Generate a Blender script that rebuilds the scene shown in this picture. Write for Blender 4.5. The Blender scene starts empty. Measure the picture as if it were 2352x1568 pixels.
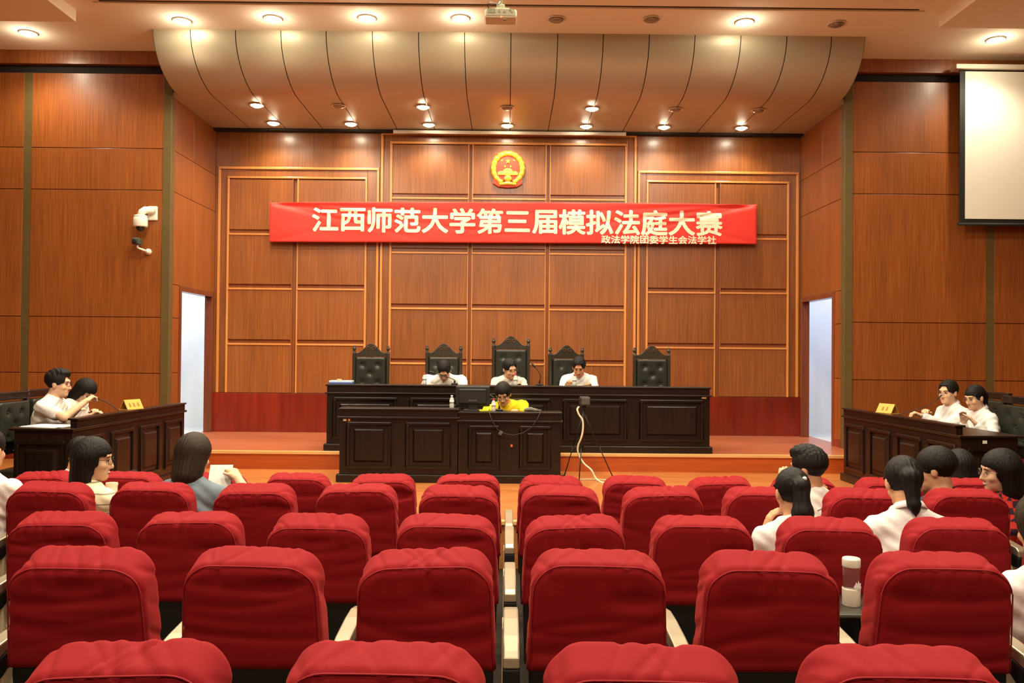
import bpy, bmesh, math, random
import numpy as np
from mathutils import Vector, Matrix

# ------------------------------------------------------------------ camera, world, exposure
S = bpy.context.scene
COL = S.collection
CZ = 1.86
FPX = 1898.0
YAW, PIT, ROL = math.radians(.33), math.radians(.75), math.radians(.5)
cF = Vector((math.sin(YAW)*math.cos(PIT), math.cos(YAW)*math.cos(PIT), math.sin(PIT)))
_r0 = Vector((math.cos(YAW), -math.sin(YAW), 0)); _u0 = _r0.cross(cF)
cU = _u0*math.cos(ROL) - _r0*math.sin(ROL)
cR = _r0*math.cos(ROL) + _u0*math.sin(ROL)
cam = bpy.data.cameras.new('camera'); cam_o = bpy.data.objects.new('camera', cam); COL.objects.link(cam_o)
cam.sensor_width = 36.0; cam.lens = 36.0*FPX/2352.0; cam.clip_start = .05; cam.clip_end = 200
m = Matrix.Identity(4)
for i, v in enumerate((cR, cU, -cF)):
    for j in range(3): m[j][i] = v[j]
m.translation = (0, 0, CZ)
cam_o.matrix_world = m
S.camera = cam_o
S.view_settings.view_transform = 'Standard'
S.view_settings.look = 'None'
S.view_settings.exposure = 0.54
S.view_settings.gamma = 1.0
S.view_settings.use_curve_mapping = False
W = bpy.data.worlds.new('world'); S.world = W; W.use_nodes = True
W.node_tree.nodes['Background'].inputs[0].default_value = (1, .8, .6, 1)
W.node_tree.nodes['Background'].inputs[1].default_value = .05

def at(px, py, Y):
    """The point of the place at distance Y seen in direction (px, py)."""
    d = cF + cR*((px-1176)/FPX) + cU*((784-py)/FPX)
    return Vector((0, 0, CZ)) + d*(Y/d.y)

WARM = (1.0, .90, .68)
P_CEIL, P_SOFF, P_HALL = 95, 52, 88     # watts of the downlights: ceiling, canopy soffit, panels over the seats

def lamp(kind, name, loc, power, color, parent=None, rot=None, **kw):
    l = bpy.data.lights.new(name, kind); l.energy = power; l.color = color
    for k, v in kw.items(): setattr(l, k, v)
    o = bpy.data.objects.new(name, l); COL.objects.link(o); o.location = loc
    if rot: o.rotation_euler = rot
    if parent: o.parent = parent
    return o

# daylight in the two side corridors behind the doorways
for sx, nm in ((-1, 'corridor_daylight'), (1, 'corridor_daylight')):
    lamp('AREA', nm, (sx*5.3, 11.5, 3.2), 36 if sx < 0 else 27, (.80, .90, 1.0) if sx < 0 else (.66, .76, 1.0), shape='RECTANGLE', size=1.5, size_y=1.5)

# ------------------------------------------------------------------ materials
MATS = {}
def mat(name, col, rough=.5, metal=0, spec=.5, emit=None, estr=0, sheen=0, coat=0, alpha=None, trans=0, ior=1.45, bump=0, bscale=200, var=0, vscale=8):
    if name in MATS: return MATS[name]
    m = bpy.data.materials.new(name); m.use_nodes = True
    nt = m.node_tree; b = nt.nodes['Principled BSDF']
    b.inputs['Base Color'].default_value = (*col, 1)
    b.inputs['Roughness'].default_value = rough; b.inputs['Metallic'].default_value = metal
    b.inputs['Specular IOR Level'].default_value = spec; b.inputs['IOR'].default_value = ior
    b.inputs['Sheen Weight'].default_value = sheen; b.inputs['Coat Weight'].default_value = coat
    b.inputs['Transmission Weight'].default_value = trans
    if emit: b.inputs['Emission Color'].default_value = (*emit, 1); b.inputs['Emission Strength'].default_value = estr
    tc = nt.nodes.new('ShaderNodeTexCoord')
    if bump:
        n = nt.nodes.new('ShaderNodeTexNoise'); n.inputs['Scale'].default_value = bscale; n.inputs['Detail'].default_value = 3
        nt.links.new(tc.outputs['Object'], n.inputs['Vector'])
        bp = nt.nodes.new('ShaderNodeBump'); bp.inputs['Strength'].default_value = bump; bp.inputs['Distance'].default_value = .01
        nt.links.new(n.outputs['Fac'], bp.inputs['Height']); nt.links.new(bp.outputs['Normal'], b.inputs['Normal'])
    if var:
        n = nt.nodes.new('ShaderNodeTexNoise'); n.inputs['Scale'].default_value = vscale; n.inputs['Detail'].default_value = 4
        nt.links.new(tc.outputs['Object'], n.inputs['Vector'])
        r = nt.nodes.new('ShaderNodeValToRGB')
        r.color_ramp.elements[0].color = (*[c*(1-var) for c in col], 1); r.color_ramp.elements[0].position = .3
        r.color_ramp.elements[1].color = (*[min(1, c*(1+var)) for c in col], 1); r.color_ramp.elements[1].position = .7
        nt.links.new(n.outputs['Fac'], r.inputs['Fac']); nt.links.new(r.outputs['Color'], b.inputs['Base Color'])
    MATS[name] = m
    return m

def wood(name, c0, c1, scale=(70, 70, 1.6), rough=.35, coat=.3, large=.25, bump=.03, spec=.5):
    if name in MATS: return MATS[name]
    m = bpy.data.materials.new(name); m.use_nodes = True
    nt = m.node_tree; b = nt.nodes['Principled BSDF']; L = nt.links.new
    tc = nt.nodes.new('ShaderNodeTexCoord'); mp = nt.nodes.new('ShaderNodeMapping'); mp.inputs['Scale'].default_value = scale
    L(tc.outputs['Object'], mp.inputs['Vector'])
    n = nt.nodes.new('ShaderNodeTexNoise'); n.inputs['Scale'].default_value = 1; n.inputs['Detail'].default_value = 5; n.inputs['Roughness'].default_value = .6
    L(mp.outputs['Vector'], n.inputs['Vector'])
    r = nt.nodes.new('ShaderNodeValToRGB'); r.color_ramp.elements[0].position = .32; r.color_ramp.elements[1].position = .68
    r.color_ramp.elements[0].color = (*c0, 1); r.color_ramp.elements[1].color = (*c1, 1)
    L(n.outputs['Fac'], r.inputs['Fac'])
    mp2 = nt.nodes.new('ShaderNodeMapping'); mp2.inputs['Scale'].default_value = tuple(max(.4, s*.05) for s in scale); L(tc.outputs['Object'], mp2.inputs['Vector'])
    n2 = nt.nodes.new('ShaderNodeTexNoise'); n2.inputs['Scale'].default_value = 1; n2.inputs['Detail'].default_value = 3; L(mp2.outputs['Vector'], n2.inputs['Vector'])
    mr = nt.nodes.new('ShaderNodeMapRange'); mr.inputs[1].default_value = .3; mr.inputs[2].default_value = .7; mr.inputs[3].default_value = 1-large; mr.inputs[4].default_value = 1+large*.6
    L(n2.outputs['Fac'], mr.inputs[0])
    mx = nt.nodes.new('ShaderNodeVectorMath'); mx.operation = 'SCALE'
    oi = nt.nodes.new('ShaderNodeObjectInfo'); m1 = nt.nodes.new('ShaderNodeMapRange'); m1.inputs[3].default_value = .90; m1.inputs[4].default_value = 1.10; L(oi.outputs['Random'], m1.inputs[0])
    mm = nt.nodes.new('ShaderNodeMath'); mm.operation = 'MULTIPLY'; L(mr.outputs[0], mm.inputs[0]); L(m1.outputs[0], mm.inputs[1])
    L(r.outputs['Color'], mx.inputs[0]); L(mm.outputs[0], mx.inputs['Scale']); L(mx.outputs[0], b.inputs['Base Color'])
    b.inputs['Roughness'].default_value = rough; b.inputs['Coat Weight'].default_value = coat; b.inputs['Coat Roughness'].default_value = .2
    b.inputs['Specular IOR Level'].default_value = spec
    bp = nt.nodes.new('ShaderNodeBump'); bp.inputs['Strength'].default_value = bump; bp.inputs['Distance'].default_value = .005
    L(n.outputs['Fac'], bp.inputs['Height']); L(bp.outputs['Normal'], b.inputs['Normal'])
    MATS[name] = m
    return m

def s2l(r, g, b):
    f = lambda c: (c/255/12.92) if c <= 10 else ((c/255+.055)/1.055)**2.4
    return (f(r), f(g), f(b))

M_WALL = wood('veneer', (.205, .053, .010), (.345, .102, .019), rough=.38, coat=.3, large=.14)
M_WALLB = wood('veneer back', (.205, .058, .012), (.33, .104, .021), rough=.38, coat=.3, large=.16)
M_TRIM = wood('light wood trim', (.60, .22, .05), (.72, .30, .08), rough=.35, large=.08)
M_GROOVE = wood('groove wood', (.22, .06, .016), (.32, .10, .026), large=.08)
M_PLINTH = wood('red plinth', (.16, .014, .006), (.26, .026, .010), scale=(9, 9, .8), rough=.25, coat=.5, large=.4)
M_OLIVE = mat('olive strip', (.15, .105, .035), .45, .25, var=.06)
M_DARK = mat('dark recess', (.015, .010, .008), .8)
M_CEIL = mat('ceiling paint', (.92, .83, .66), .85, spec=.2)
M_WHITE = mat('white paint', (.80, .80, .80), .7, spec=.2)
M_BRONZE = mat('bronze panel', (.50, .43, .30), .42, .25, var=.04, vscale=2)
M_STAGE = wood('stage floor', (.42, .115, .05), (.55, .165, .072), scale=(3, 30, 30), rough=.32, coat=.2, large=.15)
M_RISER = wood('stage riser', (.40, .068, .012), (.50, .098, .018), scale=(1.5, 30, 40), rough=.3, large=.15)
M_NOSE = wood('step nosing', (.68, .36, .12), (.82, .48, .18), scale=(2, 40, 40), rough=.35, large=.1)
M_PLAT = wood('platform floor', (.40, .13, .030), (.56, .205, .055), scale=(2.5, 26, 26), rough=.34, coat=.2, large=.2)
M_HALLF = mat('hall floor', (.022, .016, .012), .8, spec=.15, var=.2)
M_BLACKW = wood('dark stained wood', (.008, .0045, .0035), (.017, .009, .006), rough=.32, coat=.12, large=.2, spec=.3)
M_BROWNW = wood('brown stained wood', (.010, .0045, .003), (.026, .010, .006), rough=.32, coat=.15, large=.25, spec=.3)
M_BLACKP = mat('black plastic', (.010, .009, .008), .55)
M_LEATHER = mat('black leather', (.020, .022, .015), .36, bump=.15, bscale=160)
M_CHAIRW = wood('chair wood', (.020, .016, .008), (.040, .030, .014), rough=.4, coat=.2)
M_CHROME = mat('chrome', (.62, .60, .55), .18, 1)
M_ARM = mat('champagne arm', (.42, .36, .25), .36, .6)
M_LEGP = mat('cream leg paint', (.72, .60, .38), .5)
M_SKIN = mat('skin', (.66, .36, .20), .55, spec=.3, var=.05, vscale=18)
M_SKIN2 = mat('skin light', (.74, .44, .27), .55, spec=.3, var=.05, vscale=18)
M_LIP = mat('lips', (.42, .12, .09), .5)
M_HAIR = wood('black hair', (.004, .003, .0025), (.011, .008, .006), scale=(120, 120, 5), rough=.6, coat=0, large=.2, bump=.4, spec=.25)
M_HAIRB = wood('brown hair', (.016, .010, .006), (.045, .027, .014), scale=(120, 120, 5), rough=.6, coat=0, large=.2, bump=.4, spec=.25)
M_TEE = mat('white cotton', (.80, .76, .70), .85, spec=.2, bump=.2, bscale=40)
M_SHIRT = mat('white shirt cloth', (.80, .77, .74), .8, spec=.2, bump=.2, bscale=40)
M_POLO = mat('grey white polo cloth', (.66, .58, .52), .85, spec=.2, bump=.2, bscale=40)
M_NAVY = mat('dark collar cloth', (.02, .02, .03), .8)
M_YEL = mat('yellow cotton', (.90, .66, .02), .8, spec=.2, bump=.2, bscale=40)
M_BLUEG = mat('grey blue cotton', (.17, .21, .25), .85, spec=.2, bump=.25, bscale=40)
M_PANTS = mat('dark trousers', (.015, .016, .022), .8)
M_SHOE = mat('black shoe', (.010, .010, .010), .5)
M_EYE = mat('dark eye', (.012, .008, .006), .25)
M_GLASSF = mat('black glasses frame', (.012, .010, .010), .3)
M_GLASSM = mat('metal glasses frame', (.25, .22, .2), .3, .8)
M_PAPER = mat('white paper', (.82, .80, .76), .8)
M_GOLD = mat('gold placard', (.66, .36, .07), .35, .45, var=.06, vscale=30)
M_GOLDD = mat('dark gold lettering', (.40, .20, .05), .4, .4)

# ------------------------------------------------------------------ helpers
def setp(o, label=None, cat=None, group=None, kind=None):
    if label: o['label'] = label
    if cat: o['category'] = cat
    if group: o['group'] = group
    if kind: o['kind'] = kind
    return o

def empty(name, loc=(0, 0, 0), rz=0, label=None, cat=None, group=None):
    o = bpy.data.objects.new(name, None); COL.objects.link(o)
    o.empty_display_size = .1; o.location = loc; o.rotation_euler = (0, 0, rz)
    return setp(o, label, cat, group)

def raw_mesh(name, verts, faces_flat, sizes, smooth=True):
    me = bpy.data.meshes.new(name)
    verts = np.asarray(verts, np.float32); faces_flat = np.asarray(faces_flat, np.int32); sizes = np.asarray(sizes, np.int32)
    me.vertices.add(len(verts)); me.vertices.foreach_set('co', verts.ravel())
    me.loops.add(len(faces_flat)); me.loops.foreach_set('vertex_index', faces_flat)
    me.polygons.add(len(sizes))
    st = np.zeros(len(sizes), np.int32); st[1:] = np.cumsum(sizes)[:-1]
    me.polygons.foreach_set('loop_start', st)
    try: me.polygons.foreach_set('loop_total', sizes)
    except Exception: pass
    me.polygons.foreach_set('use_smooth', np.full(len(sizes), smooth, bool))
    me.update(calc_edges=True); me.validate()
    return me

def link(name, me, mt=None, parent=None, loc=None, rot=None):
    o = bpy.data.objects.new(name, me); COL.objects.link(o)
    if mt is not None and not me.materials: me.materials.append(mt)
    if loc is not None: o.location = loc
    if rot is not None: o.rotation_euler = rot
    if parent is not None: o.parent = parent
    return o

class MB:
    """collects shapes for ONE mesh object"""
    def __init__(s): s.v = []; s.f = []; s.sm = []
    def add(s, vs, fs, smooth=False):
        n = len(s.v); s.v += [tuple(v) for v in vs]; s.f += [tuple(i+n for i in f) for f in fs]; s.sm += [smooth]*len(fs); return s
    def box(s, x0, x1, y0, y1, z0, z1, M=None):
        vs = [Vector((x, y, z)) for z in (z0, z1) for y in (y0, y1) for x in (x0, x1)]
        if M is not None: vs = [M @ v for v in vs]
        return s.add(vs, [(0, 2, 3, 1), (4, 5, 7, 6), (0, 1, 5, 4), (2, 6, 7, 3), (0, 4, 6, 2), (1, 3, 7, 5)])
    def tube(s, pts, r, n=8, cap=True):
        pts = [Vector(p) for p in pts]; rs = r if hasattr(r, '__len__') else [r]*len(pts)
        vs = []; fs = []; up = None
        for i, p in enumerate(pts):
            d = (pts[min(i+1, len(pts)-1)] - pts[max(i-1, 0)]).normalized()
            if up is None: up = Vector((0, 0, 1)) if abs(d.z) < .9 else Vector((1, 0, 0))
            a = d.cross(up).normalized(); up = a.cross(d).normalized()
            for k in range(n):
                t = 2*math.pi*k/n; vs.append(p + (a*math.cos(t) + up*math.sin(t))*rs[i])
        for i in range(len(pts)-1):
            for k in range(n):
                fs.append((i*n+k, i*n+(k+1) % n, (i+1)*n+(k+1) % n, (i+1)*n+k))
        s.add(vs, fs, True)
        if cap:
            b = len(s.v)-len(vs); e = b+(len(pts)-1)*n
            s.f += [tuple(b+k for k in range(n))[::-1], tuple(e+k for k in range(n))]; s.sm += [False, False]
        return s
    def lathe(s, prof, c=(0, 0, 0), n=24, axis='Z', smooth=True):
        c = Vector(c); vs = []; fs = []
        for r, z in prof:
            for k in range(n):
                t = 2*math.pi*k/n; a, b_ = r*math.cos(t), r*math.sin(t)
                vs.append(c + (Vector((a, b_, z)) if axis == 'Z' else Vector((a, z, b_)) if axis == 'Y' else Vector((z, a, b_))))
        for i in range(len(prof)-1):
            for k in range(n): fs.append((i*n+k, i*n+(k+1) % n, (i+1)*n+(k+1) % n, (i+1)*n+k))
        e = (len(prof)-1)*n
        fs += [tuple(range(n))[::-1], tuple(e+k for k in range(n))]
        return s.add(vs, fs, smooth)
    def prism(s, outline, y0, y1, M=None):
        """outline in (x,z), extruded along y"""
        n = len(outline); vs = [Vector((x, y0, z)) for x, z in outline]+[Vector((x, y1, z)) for x, z in outline]
        if M is not None: vs = [M @ v for v in vs]
        return s.add(vs, [tuple(range(n)), tuple(range(2*n-1, n-1, -1))]+[(i, n+i, n+(i+1) % n, (i+1) % n) for i in range(n)])
    def ball(s, c, r, n=12, sc=(1, 1, 1), M=None):
        c = Vector(c); vs = []; fs = []; k = n//2
        for i in range(k+1):
            ph = math.pi*i/k
            for j in range(n):
                t = 2*math.pi*j/n
                v = Vector((r*sc[0]*math.sin(ph)*math.cos(t), r*sc[1]*math.sin(ph)*math.sin(t), r*sc[2]*math.cos(ph)))
                v = c+v
                vs.append(M @ v if M is not None else v)
        for i in range(k):
            for j in range(n): fs.append((i*n+j, (i+1)*n+j, (i+1)*n+(j+1) % n, i*n+(j+1) % n))
        return s.add(vs, fs, True)
    def build(s, name, mt, parent=None, bevel=0, seg=2, loc=None, rot=None, smooth=None, mats=None):
        me = bpy.data.meshes.new(name); me.from_pydata(s.v, [], s.f)
        me.polygons.foreach_set('use_smooth', [bool(x) if smooth is None else smooth for x in s.sm])
        bm = bmesh.new(); bm.from_mesh(me)
        bmesh.ops.remove_doubles(bm, verts=bm.verts, dist=1e-6)
        bmesh.ops.recalc_face_normals(bm, faces=bm.faces)
        if bevel:
            ed = [e for e in bm.edges if len(e.link_faces) == 2 and e.calc_face_angle(0) > .6]
            bmesh.ops.bevel(bm, geom=ed, offset=bevel, segments=seg, affect='EDGES', profile=.5, clamp_overlap=True)
        bm.to_mesh(me); bm.free(); me.update()
        return link(name, me, mt, parent, loc, rot)

def box(name, mt, x0, x1, y0, y1, z0, z1, parent=None, bevel=0, **k):
    return MB().box(min(x0, x1), max(x0, x1), y0, y1, z0, z1).build(name, mt, parent, bevel, **k)

def struct(o): o['kind'] = 'structure'; return o

def copy_tree(o, parent=None):
    c = o.copy(); COL.objects.link(c)
    if parent is not None: c.parent = parent
    for ch in o.children: copy_tree(ch, c)
    return c

# ---- signed-distance volumes meshed by surface nets: used for everything soft (bodies, cloth covers, cushions)
class Vol:
    def __init__(s, lo, hi, h):
        s.lo = np.array(lo, float); s.h = h
        s.n = [int(math.ceil((b-a)/h))+1 for a, b in zip(lo, hi)]
        s.D = np.full(s.n, 1.0, np.float32)
        s.ax = [s.lo[i]+h*np.arange(s.n[i]) for i in range(3)]
    def sub(s, lo, hi):
        sl = []
        for i in range(3):
            a = max(0, int(math.floor((lo[i]-s.lo[i])/s.h))); b = min(s.n[i], int(math.ceil((hi[i]-s.lo[i])/s.h))+1)
            if b <= a: return None
            sl.append(slice(a, b))
        return tuple(sl)
    def grid(s, sl):
        return (s.ax[0][sl[0]][:, None, None], s.ax[1][sl[1]][None, :, None], s.ax[2][sl[2]][None, None, :])
    def op(s, fn, lo=None, hi=None, k=.01, mode='add', pad=.04):
        if lo is None: sl = tuple(slice(0, n) for n in s.n)
        else: sl = s.sub([a-pad for a in lo], [b+pad for b in hi])
        if sl is None: return s
        X, Y, Z = s.grid(sl); d = np.broadcast_to(fn(X, Y, Z), s.D[sl].shape).astype(np.float32); a = s.D[sl]
        if mode == 'add':
            hh = np.maximum(k-np.abs(a-d), 0)/k if k > 0 else 0
            s.D[sl] = np.minimum(a, d)-hh*hh*k*.25
        elif mode == 'cut':
            d = -d; hh = np.maximum(k-np.abs(a-d), 0)/k if k > 0 else 0
            s.D[sl] = np.maximum(a, d)+hh*hh*k*.25
        elif mode == 'and':
            hh = np.maximum(k-np.abs(a-d), 0)/k if k > 0 else 0
            s.D[sl] = np.maximum(a, d)+hh*hh*k*.25
        elif mode == 'off': s.D[sl] = a+d
        return s
    def cone(s, a, b, ra, rb, k=.02, side=None, q=1.0, mode='add'):
        a = np.array(a, float); b = np.array(b, float); ba = b-a; L2 = max(1e-9, ba@ba)
        if side is not None: sd = np.array(side, float); sd /= np.linalg.norm(sd)
        def fn(X, Y, Z):
            px, py, pz = X-a[0], Y-a[1], Z-a[2]
            t = np.clip((px*ba[0]+py*ba[1]+pz*ba[2])/L2, 0, 1)
            dx, dy, dz = px-t*ba[0], py-t*ba[1], pz-t*ba[2]
            if side is not None:
                c = (dx*sd[0]+dy*sd[1]+dz*sd[2])*(1-1/q)
                dx, dy, dz = dx-c*sd[0], dy-c*sd[1], dz-c*sd[2]
            return np.sqrt(dx*dx+dy*dy+dz*dz)-(ra+t*(rb-ra))
        R = max(ra, rb)*max(1, q)
        return s.op(fn, np.minimum(a, b)-R, np.maximum(a, b)+R, k, mode)
    def ell(s, c, r, k=.02, M=None, mode='add'):
        """ellipsoid; M = 3x3 columns of the local frame, c in grid space"""
        c = np.array(c, float); r = np.array(r, float); A = np.eye(3) if M is None else np.array(M)
        def fn(X, Y, Z):
            px, py, pz = X-c[0], Y-c[1], Z-c[2]
            l = [(px*A[0, i]+py*A[1, i]+pz*A[2, i]) for i in range(3)]
            k0 = np.sqrt(sum((l[i]/r[i])**2 for i in range(3))); k1 = np.sqrt(sum((l[i]/r[i]**2)**2 for i in range(3)))
            return k0*(k0-1)/np.maximum(k1, 1e-6)
        R = r.max()
        return s.op(fn, c-R, c+R, k, mode)
    def mesh(s, name, smooth=True, post=None):
        D = s.D; D[0], D[-1], D[:, 0], D[:, -1], D[:, :, 0], D[:, :, -1] = 1, 1, 1, 1, 1, 1
        ins = D < 0; nx, ny, nz = D.shape
        c = ins[:-1, :-1, :-1].astype(np.int8)
        cnt = np.zeros_like(c)
        for dx in (0, 1):
            for dy in (0, 1):
                for dz in (0, 1): cnt += ins[dx:nx-1+dx, dy:ny-1+dy, dz:nz-1+dz]
        act = (cnt > 0) & (cnt < 8)
        ids = np.full(act.shape, -1, np.int32); I = np.argwhere(act); ids[act] = np.arange(len(I))
        acc = np.zeros((len(I), 3)); num = np.zeros(len(I))
        cs = [(a, b, e) for a in (0, 1) for b in (0, 1) for e in (0, 1)]
        vals = {q: D[I[:, 0]+q[0], I[:, 1]+q[1], I[:, 2]+q[2]] for q in cs}
        for q in cs:
            for axx in range(3):
                if q[axx] == 0:
                    q2 = list(q); q2[axx] = 1; q2 = tuple(q2); a, b = vals[q], vals[q2]
                    x = (a < 0) != (b < 0); t = np.where(x, a/np.where(x, a-b, 1), 0)
                    pos = np.array(q, float)[None, :].repeat(len(I), 0); pos[:, axx] = t
                    acc += pos*x[:, None]; num += x
        V = (I+acc/np.maximum(num, 1)[:, None])*s.h+s.lo
        F = []
        for axx in range(3):
            o1, o2 = [(1, 2), (2, 0), (0, 1)][axx]
            sl1 = [slice(None)]*3; sl2 = [slice(None)]*3; sl1[axx] = slice(0, -1); sl2[axx] = slice(1, None)
            A, B = ins[tuple(sl1)], ins[tuple(sl2)]; E = np.argwhere(A != B); flip = A[tuple(E.T)]
            ok = (E[:, o1] > 0) & (E[:, o2] > 0) & (E[:, o1] < D.shape[o1]-1) & (E[:, o2] < D.shape[o2]-1); E = E[ok]; flip = flip[ok]
            def cid(d1, d2):
                e = E.copy(); e[:, o1] -= d1; e[:, o2] -= d2; return ids[e[:, 0], e[:, 1], e[:, 2]]
            q = np.stack([cid(1, 1), cid(0, 1), cid(0, 0), cid(1, 0)], 1)
            q[~flip] = q[~flip][:, ::-1]
            F.append(q)
        F = np.concatenate(F)
        if post is not None: V = post(V)
        return raw_mesh(name, V, F.ravel(), np.full(len(F), 4), smooth)
# ------------------------------------------------------------------ the room
YB, YW, XA = 12.0, 10.40, 4.25        # back wall, front panelled wall, half width of the alcove
ZP, ZS, ZC, ZSF = .476, .682, 5.60, 5.05   # court floor, stage, ceiling, canopy soffit
HX = 8.3
ROWY = [1.81+.925*i for i in range(5)]
ROWZ = [1.86-t-.97 for t in (.630, .642, .708, .726, .805)]

# hall floor: falls gently towards the court, level under every row of seats
pts = [(-4.5, ROWZ[0]+.02), (1.2, ROWZ[0])]
for y, z in zip(ROWY, ROWZ): pts += [(y-.25, z), (y+.62, z)]
pts += [(6.81, ROWZ[-1])]
mb = MB(); vs = []
for y, z in pts: vs += [(-HX, y, z), (HX, y, z)]
mb.add(vs, [(2*i, 2*i+1, 2*i+3, 2*i+2) for i in range(len(pts)-1)])
struct(mb.build('floor', M_HALLF))
struct(box('floor_platform', M_PLAT, -HX, HX, 6.80, 12.6, -.05, ZP))
struct(box('trim_1', M_NOSE, -HX, HX, 6.775, 6.84, ZP-.03, ZP+.004, bevel=.004))
struct(box('floor_stage', M_STAGE, -4.36, 4.40, 9.68, 12.0, ZP, ZS))
struct(box('trim_2', M_RISER, -4.36, 4.40, 9.66, 9.70, ZP, ZS-.03))
struct(box('trim_3', M_NOSE, -4.36, 4.40, 9.645, 9.72, ZS-.03, ZS+.005, bevel=.004))

# ceiling: flat border, raised coffer over the seats, dropped bulkheads at both sides
ce = MB()
ce.box(-HX, HX, 8.88, YW+.02, ZC, ZC+.12)
ce.box(-HX, -4.5, -4.5, 8.88, ZC, ZC+.12); ce.box(4.5, HX, -4.5, 8.88, ZC, ZC+.12)
ce.box(-4.5, 4.5, -4.5, 8.88, ZC, ZC+.12)
struct(ce.build('ceiling', M_CEIL))
struct(box('ceiling_bulkhead', M_CEIL, -HX, -4.80, -4.5, 9.12, ZC-.13, ZC))
struct(box('ceiling_bulkhead', M_CEIL, 4.72, HX, -4.5, 9.02, ZC-.13, ZC))
struct(box('trim_4', M_DARK, -4.42, 4.42, 8.845, 8.868, ZC-.003, ZC+.01))
struct(box('trim_5', M_CEIL, -4.5, 4.5, 8.88, 8.93, ZC-.016, ZC+.0, bevel=.006))

# outer walls of the hall
struct(box('wall_rear', M_WALL, -HX, HX, -4.6, -4.5, -.1, ZC))
struct(box('wall_west', M_WALL, -HX-.1, -HX, -4.5, YW, -.1, ZC))
struct(box('wall_east', M_WALL, HX, HX+.1, -4.5, YW, -.1, ZC))

# panelled front wall at both sides of the alcove: boards with dark shadow gaps, olive strips
def front_wall(sx, name, seams, strips):
    w = struct(box(name, M_DARK, sx*(XA+.02), sx*HX, YW+.03, YW+.13, ZP, ZC))
    edges = sorted([XA+.10]+[q for st in strips for q in (st-.052, st+.052)]+[HX])
    cols = [(edges[i], edges[i+1]) for i in range(0, len(edges)-1, 2)]
    zz = [ZP+.10]+seams+[5.33]
    for a, b in cols:
        for z0, z1 in zip(zz[:-1], zz[1:]):
            box('wall_panel', M_WALL, sx*a, sx*b, YW, YW+.028, z0+.004, z1-.004, w, bevel=.002)
        box('fascia', M_WALL, sx*a, sx*b, YW-.05, YW+.028, 5.43, ZC, w)
    for st in strips:
        box('strip', M_OLIVE, sx*(st-.052), sx*(st+.052), YW+.004, YW+.028, ZP, 5.33, w)
        box('fascia', M_WALL, sx*(st-.052), sx*(st+.052), YW-.05, YW+.028, 5.43, ZC, w)
    box('baseboard', M_PLINTH, sx*(XA+.10), sx*HX, YW-.012, YW+.028, ZP, ZP+.10, w)
    # olive corner post of the alcove
    box('corner_post', M_OLIVE, sx*(XA-.004), sx*(XA+.10), YW-.012, YW+.10, ZP, ZC, w, bevel=.004)
    return w
front_wall(-1, 'wall_left', [1.556, 2.26, 3.86, 4.385], [6.055, 7.7])
front_wall(1, 'wall_right', [1.552, 2.277, 3.903, 4.433], [6.10, 7.75])

# alcove side walls with the two doorways and white corridors
DY0, DY1, DZ = 10.755, 11.86, 2.615
for sx, nm, dn in ((-1, 'wall_alcove_left', 'door_1'), (1, 'wall_alcove_right', 'door_2')):
    x0, x1 = sx*XA, sx*(XA+.09)
    y0, y1 = (DY0, DY1) if sx < 0 else (DY0, DY1-.02)
    w = struct(box(nm, M_DARK, x0+sx*.06, x1, y1+.02, YB+.1, ZS, ZSF))
    zz = [ZS, 1.56, 2.26, DZ+.07, 3.86, 4.385, ZSF]
    for z0, z1 in zip(zz[:-1], zz[1:]):
        if z1 <= DZ+.08:
            box('wall_panel', M_WALL, x0, x0+sx*.06, YW+.10, y0-.05, z0+.003, z1-.003, w, bevel=.002)
            box('wall_panel', M_WALL, x0, x0+sx*.06, y1+.05, YB, z0+.003, z1-.003, w, bevel=.002)
        else:
            for ya, yb in ((YW+.10, 11.14), (11.14, YB)):
                box('wall_panel', M_WALL, x0, x0+sx*.06, ya+.0015, yb-.0015, z0+.003, z1-.003, w, bevel=.002)
    box('wall_backing', M_WHITE, x0+sx*.06, x1, YW+.1, y0, ZS, ZSF, w)
    box('wall_backing', M_WHITE, x0+sx*.06, x1, y0, y1+.02, DZ+.05, ZSF, w)
    box('baseboard', M_PLINTH, x0-sx*.008, x0+sx*.01, YW+.10, y0-.05, ZS, ZS+.10, w)
    d = struct(MB().box(min(x0-sx*.02, x1), max(x0-sx*.02, x1), y0-.05, y0, ZS, DZ).box(min(x0-sx*.02, x1), max(x0-sx*.02, x1), y1, y1+.05, ZS, DZ)
               .box(min(x0-sx*.02, x1), max(x0-sx*.02, x1), y0-.05, y1+.05, DZ, DZ+.07).build(dn, wood('door frame', (.15, .035, .015), (.24, .06, .022), rough=.35), bevel=.004))
    cx0, cx1 = sx*(XA+.10), sx*6.3
    a, b = min(cx0, cx1), max(cx0, cx1)
    c = struct(MB().box(a, b, 12.55, 12.65, ZP, 3.5).box(min(cx1, cx1+sx*.1), max(cx1, cx1+sx*.1), YW+.14, 12.65, ZP, 3.5)
               .box(a, b, YW+.14, 12.65, 3.4, 3.5).box(min(x1, sx*4.4), max(x1, sx*4.4), 12.12, 12.6, ZS, 3.5).build('wall_corridor_'+('left' if sx < 0 else 'right'), M_WHITE))
    struct(box('floor_corridor', mat('pale tiles', (.62, .62, .60), .3), a-.06, b+.06, YW+.13, 12.6, ZP, ZS-.002))

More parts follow.
